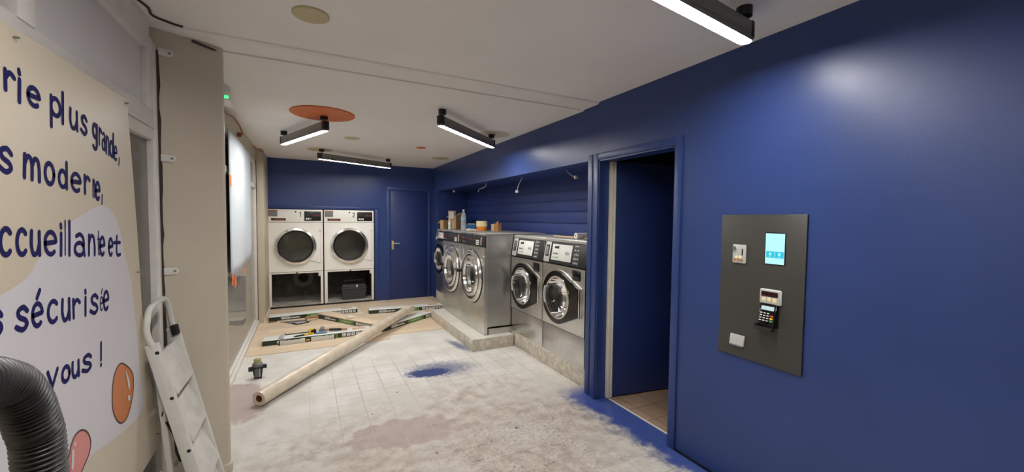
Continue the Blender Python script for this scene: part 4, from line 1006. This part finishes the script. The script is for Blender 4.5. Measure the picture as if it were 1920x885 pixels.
b = B(); b.prism([(-.038, 0), (.038, 0), (.042, .03), (.03, .062), (-.02, .068), (-.040, .04)], -.02, .02, 'XZ', .006); b.make('case', M['yellow'], t)
b = B(); b.prism([(.0, -.0), (.040, .0), (.044, .03), (.031, .064), (.005, .060)], -.0212, .0212, 'XZ', .004); b.cyl((-.005, -.0225, .034), (-.005, .0225, .034), .022, seg=24); b.make('grip', M['black'], t)
b = B(); b.box(-.052, -.038, -.009, .009, .0, .003); b.box(-.053, -.050, -.009, .009, .0, .012); b.make('hook', M['chrome'], t)
t = thing('mallet', 'grey headed mallet with black grip lying on the laminate pack', 'mallet', (.165, 5.612, zt+.030), -.14)
b = B(); b.cyl((0, -.05, 0), (0, .05, 0), .030, seg=24); b.make('head', M['grey'], t)
b = B(); b.cyl((.0, 0, .0), (.10, 0, -.006), .012, .012, 14); b.cyl((.10, 0, -.006), (.30, 0, -.014), .012, .0115, 14); b.make('handle', M['wood'], t)
b = B(); b.cyl((.085, 0, -.005), (.23, 0, -.011), .016, .0155, 16); b.make('grip', M['rubber'], t)
t = thing('utility_knife', 'black bladed knife with yellow handle on the laminate pack', 'knife', (-.155, 5.505, zt), math.radians(14))
b = B(); b.prism([(0, .004), (.02, .0), (.15, .0), (.17, .008), (.17, .018), (.03, .016)], -.009, .009, 'XZ', .002); b.make('body', M['black'], t)
b = B(); b.prism([(.12, .001), (.23, .001), (.235, .012), (.225, .022), (.12, .020)], -.011, .011, 'XZ', .004); b.make('handle', M['yellow'], t)
t = thing('pull_bar', 'long thin metal pull bar on the laminate pack, behind the knife', 'pull bar', (-.25, 5.645, zt), math.radians(3))
b = B(); b.box(0, .33, 0, .03, 0, .005, .001); b.box(0, .006, 0, .03, 0, .03, .001); b.box(.324, .33, 0, .03, 0, .02, .001); b.make('bar', M['dark_panel'], t)
b = B(); b.prism([(0, 0), (.055, 0), (.055, .018), (.045, .020), (.0, .012)], 0, .12, 'XZ', .002); o = b.make('tapping_block', M['silver'], None, (-.315, 5.50, zt), (0, 0, -.1)); tag(o, 'small pale tapping block across the left end of the tool pack', 'tapping block')
b = B(); b.tube(smooth_path([(.10, 5.535, zt+.012), (.13, 5.55, zt+.016), (.17, 5.545, zt+.012), (.22, 5.565, zt+.012)]), .012, 10); tag(b.make('strap', M['blue_strap']), 'pale blue bundled strap in front of the mallet head', 'strap')
# grey sheets and scraper near the back packs
b = B(); b.prism([(-.36, 6.66), (-.13, 6.38), (.02, 6.44), (-.02, 6.66)], .0085, .013, 'XY', .001); tag(b.make('grey_sheet', M['slate']), 'thin grey sheet lying on the laid laminate', 'sheet')
t = thing('trowel', 'wooden handled trowel with black edged blade on the grey sheet', 'trowel', (-.05, 6.50, .0135), math.radians(28))
b = B(); b.box(-.14, .06, -.06, .06, .0, .004, .001); b.make('blade', M['black'], t)
b = B(); b.box(-.11, .03, -.042, .042, .004, .0055); b.make('blade_face', M['silver'], t)
b = B(); b.cyl((.04, 0, .004), (.04, 0, .045), .009, seg=12); b.tube(smooth_path([(.03, 0, .045), (.08, 0, .052), (.16, 0, .045), (.22, 0, .03)]), .018, 12, radii=None); b.make('handle', M['wood'], t)
b = B(); b.box(0, .12, 0, .05, 0, .003, .001); tag(b.make('laminate_offcut', M['core'], None, (-.50, 6.66, .0085), (0, 0, .3)), 'thin brown offcut at the foot of the cream column', 'offcut')

# ------------------------------------------------------------------ dark fitting standing on the floor
t = thing('plastic_fitting', 'dark grey fitting with two side lugs and a yellowish clear cap on the floor', 'fitting', (-.425, 4.44, 0.0), .12)
b = B(); b.prism([(-.028, .004), (.032, .0), (.042, .09), (.040, .125), (-.040, .125), (-.042, .09)], -.022, .03, 'XZ', .006); b.make('body', M['dark_panel'], t)
b = B(); b.box(-.024, .008, -.0245, -.02, .02, .10, .002); b.box(-.015, .0, -.027, -.022, .045, .056, .001); b.make('insert', M['slate'], t)
b = B(); b.box(.012, .020, -.026, -.02, .02, .098, .001); b.make('rail', M['silver'], t)
b = B(); b.box(-.075, -.035, -.018, .022, .078, .115, .006); b.box(.038, .075, -.018, .022, .090, .125, .006); b.make('side_lug', M['dark_panel'], t)
b = B(); b.lathe([(.046, .118), (.044, .140), (.03, .152), (0, .152)], (0, .006, 0), seg=28); b.make('collar', M['grey'], t)
b = B(); b.lathe([(.028, .150), (.031, .160), (.031, .185), (.025, .192), (0, .192)], (0, .006, 0), seg=12); b.make('cap', M['clearyellow'], t)

# ------------------------------------------------------------------ banner on the shop front
BX = -.648
t = thing('banner', 'cream printed banner with navy French lettering hung on the shop front', 'banner', (BX, 1.6, .42))
o_ = Vector((BX, 1.6, .42))
def on(y, z, k=0.0): return (.0011+.0006*k, y-o_.y, z-o_.z)
edge = [(2.508, .427), (2.367, .839), (2.300, 1.13), (2.272, 1.458), (2.243, 1.707), (2.199, 2.014)]
b = B(); b.prism([(y-o_.y, z-o_.z) for y, z in [(.10, .36)]+edge+[(.10, 1.995)]], -.0008, .0008, 'YZ'); b.make('sheet', M['banner'], t)
cloud = [(1.285, 1.326), (1.387, 1.348), (1.445, 1.361), (1.504, 1.381), (1.547, 1.418), (1.613, 1.451), (1.673, 1.49), (1.737, 1.524), (1.83, 1.552), (1.91, 1.573), (1.973, 1.571), (2.049, 1.536), (2.085, 1.495), (2.128, 1.387), (2.171, 1.299), (2.195, 1.239), (2.227, 1.055), (2.268, 0.788), (2.274, 0.693), (2.174, 0.684), (1.99, 0.703), (1.809, 0.737), (1.686, 0.722), (1.517, 0.734), (1.248, 0.753)]
cl_ = [(v.x, v.y) for v in smooth_path([(y, z, 0) for y, z in cloud], 5)]
b = B(); b.face([on(y, z, 0) for y, z in cl_]); b.make('printed_cloud', M['banner_white'], t)
LET = [('r', 1.433, 1.846, 1.482, 1.843, 1.437, 1.893), ('i', 1.488, 1.829, 1.501, 1.828, 1.492, 1.885), ('e', 1.528, 1.834, 1.585, 1.83, 1.531, 1.883), ('p', 1.633, 1.828, 1.69, 1.825, 1.636, 1.882), ('l', 1.681, 1.817, 1.716, 1.815, 1.687, 1.908), ('u', 1.738, 1.814, 1.787, 1.81, 1.742, 1.871), ('s', 1.807, 1.809, 1.848, 1.806, 1.811, 1.867), ('g', 1.888, 1.805, 1.921, 1.803, 1.891, 1.856), ('r', 1.932, 1.79, 1.955, 1.788, 1.937, 1.85), ('a', 1.956, 1.778, 1.98, 1.776, 1.961, 1.838), ('n', 1.988, 1.766, 2.013, 1.764, 1.993, 1.83), ('d', 2.017, 1.763, 2.052, 1.76, 2.021, 1.819), ('e', 2.056, 1.752, 2.082, 1.75, 2.06, 1.806), (',', 2.093, 1.736, 2.106, 1.734, 2.096, 1.766), ('s', 1.403, 1.647, 1.455, 1.642, 1.407, 1.704), ('m', 1.499, 1.639, 1.571, 1.632, 1.503, 1.697), ('o', 1.591, 1.631, 1.642, 1.626, 1.594, 1.689), ('d', 1.662, 1.626, 1.712, 1.621, 1.665, 1.676), ('e', 1.732, 1.619, 1.795, 1.613, 1.736, 1.675), ('r', 1.811, 1.614, 1.858, 1.61, 1.815, 1.671), ('n', 1.874, 1.603, 1.888, 1.601, 1.879, 1.664), ('e', 1.892, 1.597, 1.926, 1.594, 1.896, 1.657), (',', 1.938, 1.581, 1.948, 1.58, 1.94, 1.615), ('c', 1.393, 1.446, 1.44, 1.441, 1.398, 1.509), ('c', 1.456, 1.441, 1.502, 1.437, 1.46, 1.504), ('u', 1.515, 1.436, 1.558, 1.432, 1.519, 1.497), ('e', 1.577, 1.43, 1.639, 1.425, 1.581, 1.496), ('i', 1.656, 1.423, 1.666, 1.422, 1.661, 1.486), ('l', 1.68, 1.421, 1.689, 1.421, 1.687, 1.523), ('l', 1.701, 1.42, 1.716, 1.418, 1.708, 1.521), ('a', 1.735, 1.415, 1.803, 1.409, 1.74, 1.482), ('n', 1.827, 1.409, 1.878, 1.405, 1.832, 1.474), ('t', 1.894, 1.403, 1.91, 1.401, 1.898, 1.466), ('e', 1.91, 1.4, 1.949, 1.397, 1.914, 1.465), ('e', 1.981, 1.393, 2.016, 1.39, 1.986, 1.456), ('t', 2.023, 1.39, 2.087, 1.384, 2.028, 1.446), ('s', 1.36, 1.263, 1.392, 1.26, 1.363, 1.313), ('s', 1.441, 1.25, 1.491, 1.245, 1.445, 1.307), ('é', 1.508, 1.243, 1.557, 1.238, 1.512, 1.305), ('c', 1.577, 1.238, 1.634, 1.232, 1.582, 1.297), ('u', 1.651, 1.227, 1.698, 1.223, 1.655, 1.288), ('r', 1.709, 1.223, 1.765, 1.217, 1.713, 1.278), ('i', 1.789, 1.215, 1.8, 1.213, 1.793, 1.271), ('s', 1.825, 1.21, 1.883, 1.204, 1.83, 1.271), ('é', 1.899, 1.205, 1.92, 1.203, 1.903, 1.254), ('e', 1.924, 1.201, 1.967, 1.197, 1.929, 1.268), ('r', 1.348, 1.077, 1.38, 1.073, 1.35, 1.113), ('v', 1.565, 1.056, 1.619, 1.05, 1.568, 1.1), ('o', 1.638, 1.044, 1.685, 1.039, 1.642, 1.088), ('u', 1.696, 1.038, 1.741, 1.033, 1.699, 1.084), ('s', 1.758, 1.032, 1.823, 1.025, 1.762, 1.083), ('!', 1.881, 1.015, 1.902, 1.013, 1.887, 1.092)]
b = B()
for ch, y0, z0, y1, z1, yt, zt_ in LET:
    g = lambda u, v: (y0+(y1-y0)*u+(yt-y0)*v, z0+(z1-z0)*u+(zt_-z0)*v)
    wl = y1-y0
    pen = .0140 if wl > .03 or (ch in 'il!' and wl > .0095) else (.0100 if wl > .022 else .007)
    write(b, ch, g, pen, lambda a, c, k: (.0015+k*.3, a-o_.y, c-o_.z))
b.make('lettering', M['banner_ink'], t)
def blob(name, pts, m, k, line=None):
    P_ = [(v.x, v.y) for v in smooth_path([(y, z, 0) for y, z in [pts[-1]]+pts+[pts[0], pts[1]]], 6)][6:-7]
    b = B(); b.face([on(y, z, k) for y, z in P_]); ob = b.make(name, M[m], t)
    if line:
        b = B(); ribbon(b, P_+[P_[0]], .006, lambda a, c, q: on(a, c, k+1)); b.make('outline', M[line], ob)
    return ob
blob('printed_balloon', [(2.069, 0.962), (2.167, 0.888), (2.166, 0.805), (2.105, 0.735), (2.032, 0.741), (1.975, 0.814), (1.977, 0.904), (2.009, 0.953)], 'balloon_orange', 1, 'balloon_line')
blob('printed_highlight', [(2.094, .920), (2.104, .914), (2.128, .875), (2.134, .842), (2.122, .836), (2.110, .878)], 'banner_white', 3)
blob('printed_highlight', [(2.112, .815), (2.131, .808), (2.131, .790), (2.112, .797)], 'banner_white', 3)
blob('printed_balloon', [(1.739, 0.854), (1.779, 0.827), (1.798, 0.787), (1.785, 0.754), (1.754, 0.735), (1.712, 0.715), (1.664, 0.727), (1.652, 0.776), (1.665, 0.818), (1.695, 0.853)], 'balloon_pink', 1, 'balloon_line')
blob('printed_highlight', [(1.678, .818), (1.690, .811), (1.683, .762), (1.671, .770)], 'banner_white', 3)
blob('printed_highlight', [(1.694, .838), (1.703, .832), (1.699, .824), (1.690, .828)], 'banner_white', 3)
for y, z in ((1.483, 1.985), (2.177, 1.995), (2.250, 1.298), (2.440, .497)):
    b = B(); b.lathe([(.006, .0), (.006, .003), (.013, .003), (.014, .0)], (.001, y-o_.y, z-o_.z), '-X', 20); b.X = Matrix.Identity(4)
    ey = b.make('eyelet', M['brass'], t); ey.rotation_euler = (0, 0, 0)
    b = B(); b.cyl((-.03, y-o_.y, z-o_.z), (.012, y-o_.y, z-o_.z), .003, seg=8); b.make('nail', M['grey'], ey)

# ------------------------------------------------------------------ folded step ladder
t = thing('step_ladder', 'white folding step ladder leaning folded beside the banner and the beige pillar', 'step ladder', (-.45, 2.45, 0))
o2 = Vector((-.45, 2.45, 0))
def lp(x, y, z): return (x-o2.x, y-o2.y, z)
def rx(z): return -.405-.218*z                             # line of the front rails
def bar(b, p, q, wx, wy):
    p, q = Vector(p), Vector(q); d = q-p
    yv = Vector((0, 1, 0)); xv = yv.cross(d.normalized()); R_ = Matrix((xv, yv, d.normalized())).transposed().to_4x4()
    tb = B(); tb.X = Matrix.Translation((p+q)/2) @ R_; tb.box(-wx/2, wx/2, -wy/2, wy/2, -d.length/2, d.length/2, .004)
    me = bpy.data.meshes.new('tmp'); tb.bm.to_mesh(me); tb.bm.free(); b.bm.from_mesh(me); bpy.data.meshes.remove(me)
YL, YR = 2.295, 2.605
for y in (YL, YR):
    b = B(); bar(b, lp(rx(.02), y, .02), lp(rx(.97), y, .97), .05, .026); rl = b.make('front_rail', M['alu_white'], t)
    b = B(); bar(b, lp(rx(.0)-.001, y, .0), lp(rx(.035), y, .035), .05, .03); b.make('rubber_foot', M['rubber'], rl)
    for z in (.93, .715, .457, .20):
        b = B(); b.cyl(lp(rx(z)+.012, y-.0135 if y == YL else y+.0135, z), lp(rx(z)+.012, y-.009 if y == YL else y+.009, z), .008, seg=14); b.make('rivet', M['rubber'], rl)
b = B(); b.tube(smooth_path([lp(rx(.95), YL, .95), lp(rx(1.02)-.002, YL-.012, 1.02), lp(-.628, YL-.004, 1.085), lp(-.632, YL+.05, 1.122), lp(-.632, 2.50, 1.132), lp(-.632, YR-.04, 1.118), lp(-.628, YR, 1.06), lp(rx(.95), YR, .95)]), .013, 12); b.make('handle_loop', M['alu_white'], t)
b = B(); bar(b, lp(rx(.86)-.004, YR-.02, .935), lp(rx(.90)-.004, YR-.02, .985), .03, .03); b.make('lock_clip', M['rubber'], t)
for zc in (.81, .575, .34, .115):
    z0, z1 = zc-.092, zc+.092
    b = B(); p = Vector(lp(rx(z0)+.022, 0, z0)); q = Vector(lp(rx(z1)-.012, 0, z1)); d = (q-p); yv = Vector((0, 1, 0)); xv = yv.cross(d.normalized())
    b.X = Matrix.Translation((p+q)/2) @ Matrix((xv, yv, d.normalized())).transposed().to_4x4()
    b.box(-.011, .011, YL+.013-0, YR-.013, -d.length/2, d.length/2, .004)
    st = b.make('step', M['step_white'], t)
    b = B(); b.X = Matrix.Translation((p+q)/2) @ Matrix((xv, yv, d.normalized())).transposed().to_4x4()
    for k in range(6): b.box(.0105, .0117, YL+.17+.016*k, YL+.173+.016*k, -.06, .0)
    b.make('tread_ribs', M['step_white'], st)
for y in (YL+.035, YR-.035):
    b = B(); bar(b, lp(-.612, y, .90), lp(-.548, y, .018), .024, .02); rl = b.make('rear_leg', M['alu_white'], t)
    b = B(); bar(b, lp(-.548, y, .0), lp(-.550, y, .03), .03, .026); b.make('rubber_foot', M['rubber'], rl)
b = B(); bar(b, lp(-.577, 2.45, .30), lp(-.574, 2.45, .34), .014, .26); bar(b, lp(-.595, 2.45, .62), lp(-.592, 2.45, .65), .014, .26); b.make('rear_crossbar', M['alu_white'], t)
b = B(); b.tube(smooth_path([lp(-.585, YL+.03, .60), lp(-.55, YL+.02, .52), lp(-.545, YL+.02, .45), lp(-.53, YL+.02, .40)]), .005, 8); b.make('cable_clip', M['rubber'], t)

# ------------------------------------------------------------------ corrugated hose in the foreground
path = smooth_path([(-.300, .40, .03), (-.300, .41, .55), (-.300, .44, 1.10), (-.300, .50, 1.30), (-.300, .575, 1.372), (-.300, .640, 1.358), (-.300, .675, 1.325), (-.300, .694, 1.285), (-.300, .704, 1.235), (-.300, .710, 1.0), (-.296, .72, .5), (-.29, .73, .03)], 10)
dense = []
acc = 0.0; stepl = .0011; carry = 0.0
for a, c in zip(path[:-1], path[1:]):
    seg = (c-a).length; s = carry
    while s < seg: dense.append((a.lerp(c, s/seg), acc+s)); s += stepl
    carry = s-seg; acc += seg
b = B()
pts = [p for p, _ in dense]; rad = [.0225+.0022*math.sin(2*PI*s/.0068) for _, s in dense]
b.tube(pts, .03, 20, radii=rad)
o = b.make('corrugated_hose', M['hose'], smooth=180); tag(o, 'thick black corrugated hose arching up in the left foreground', 'hose')
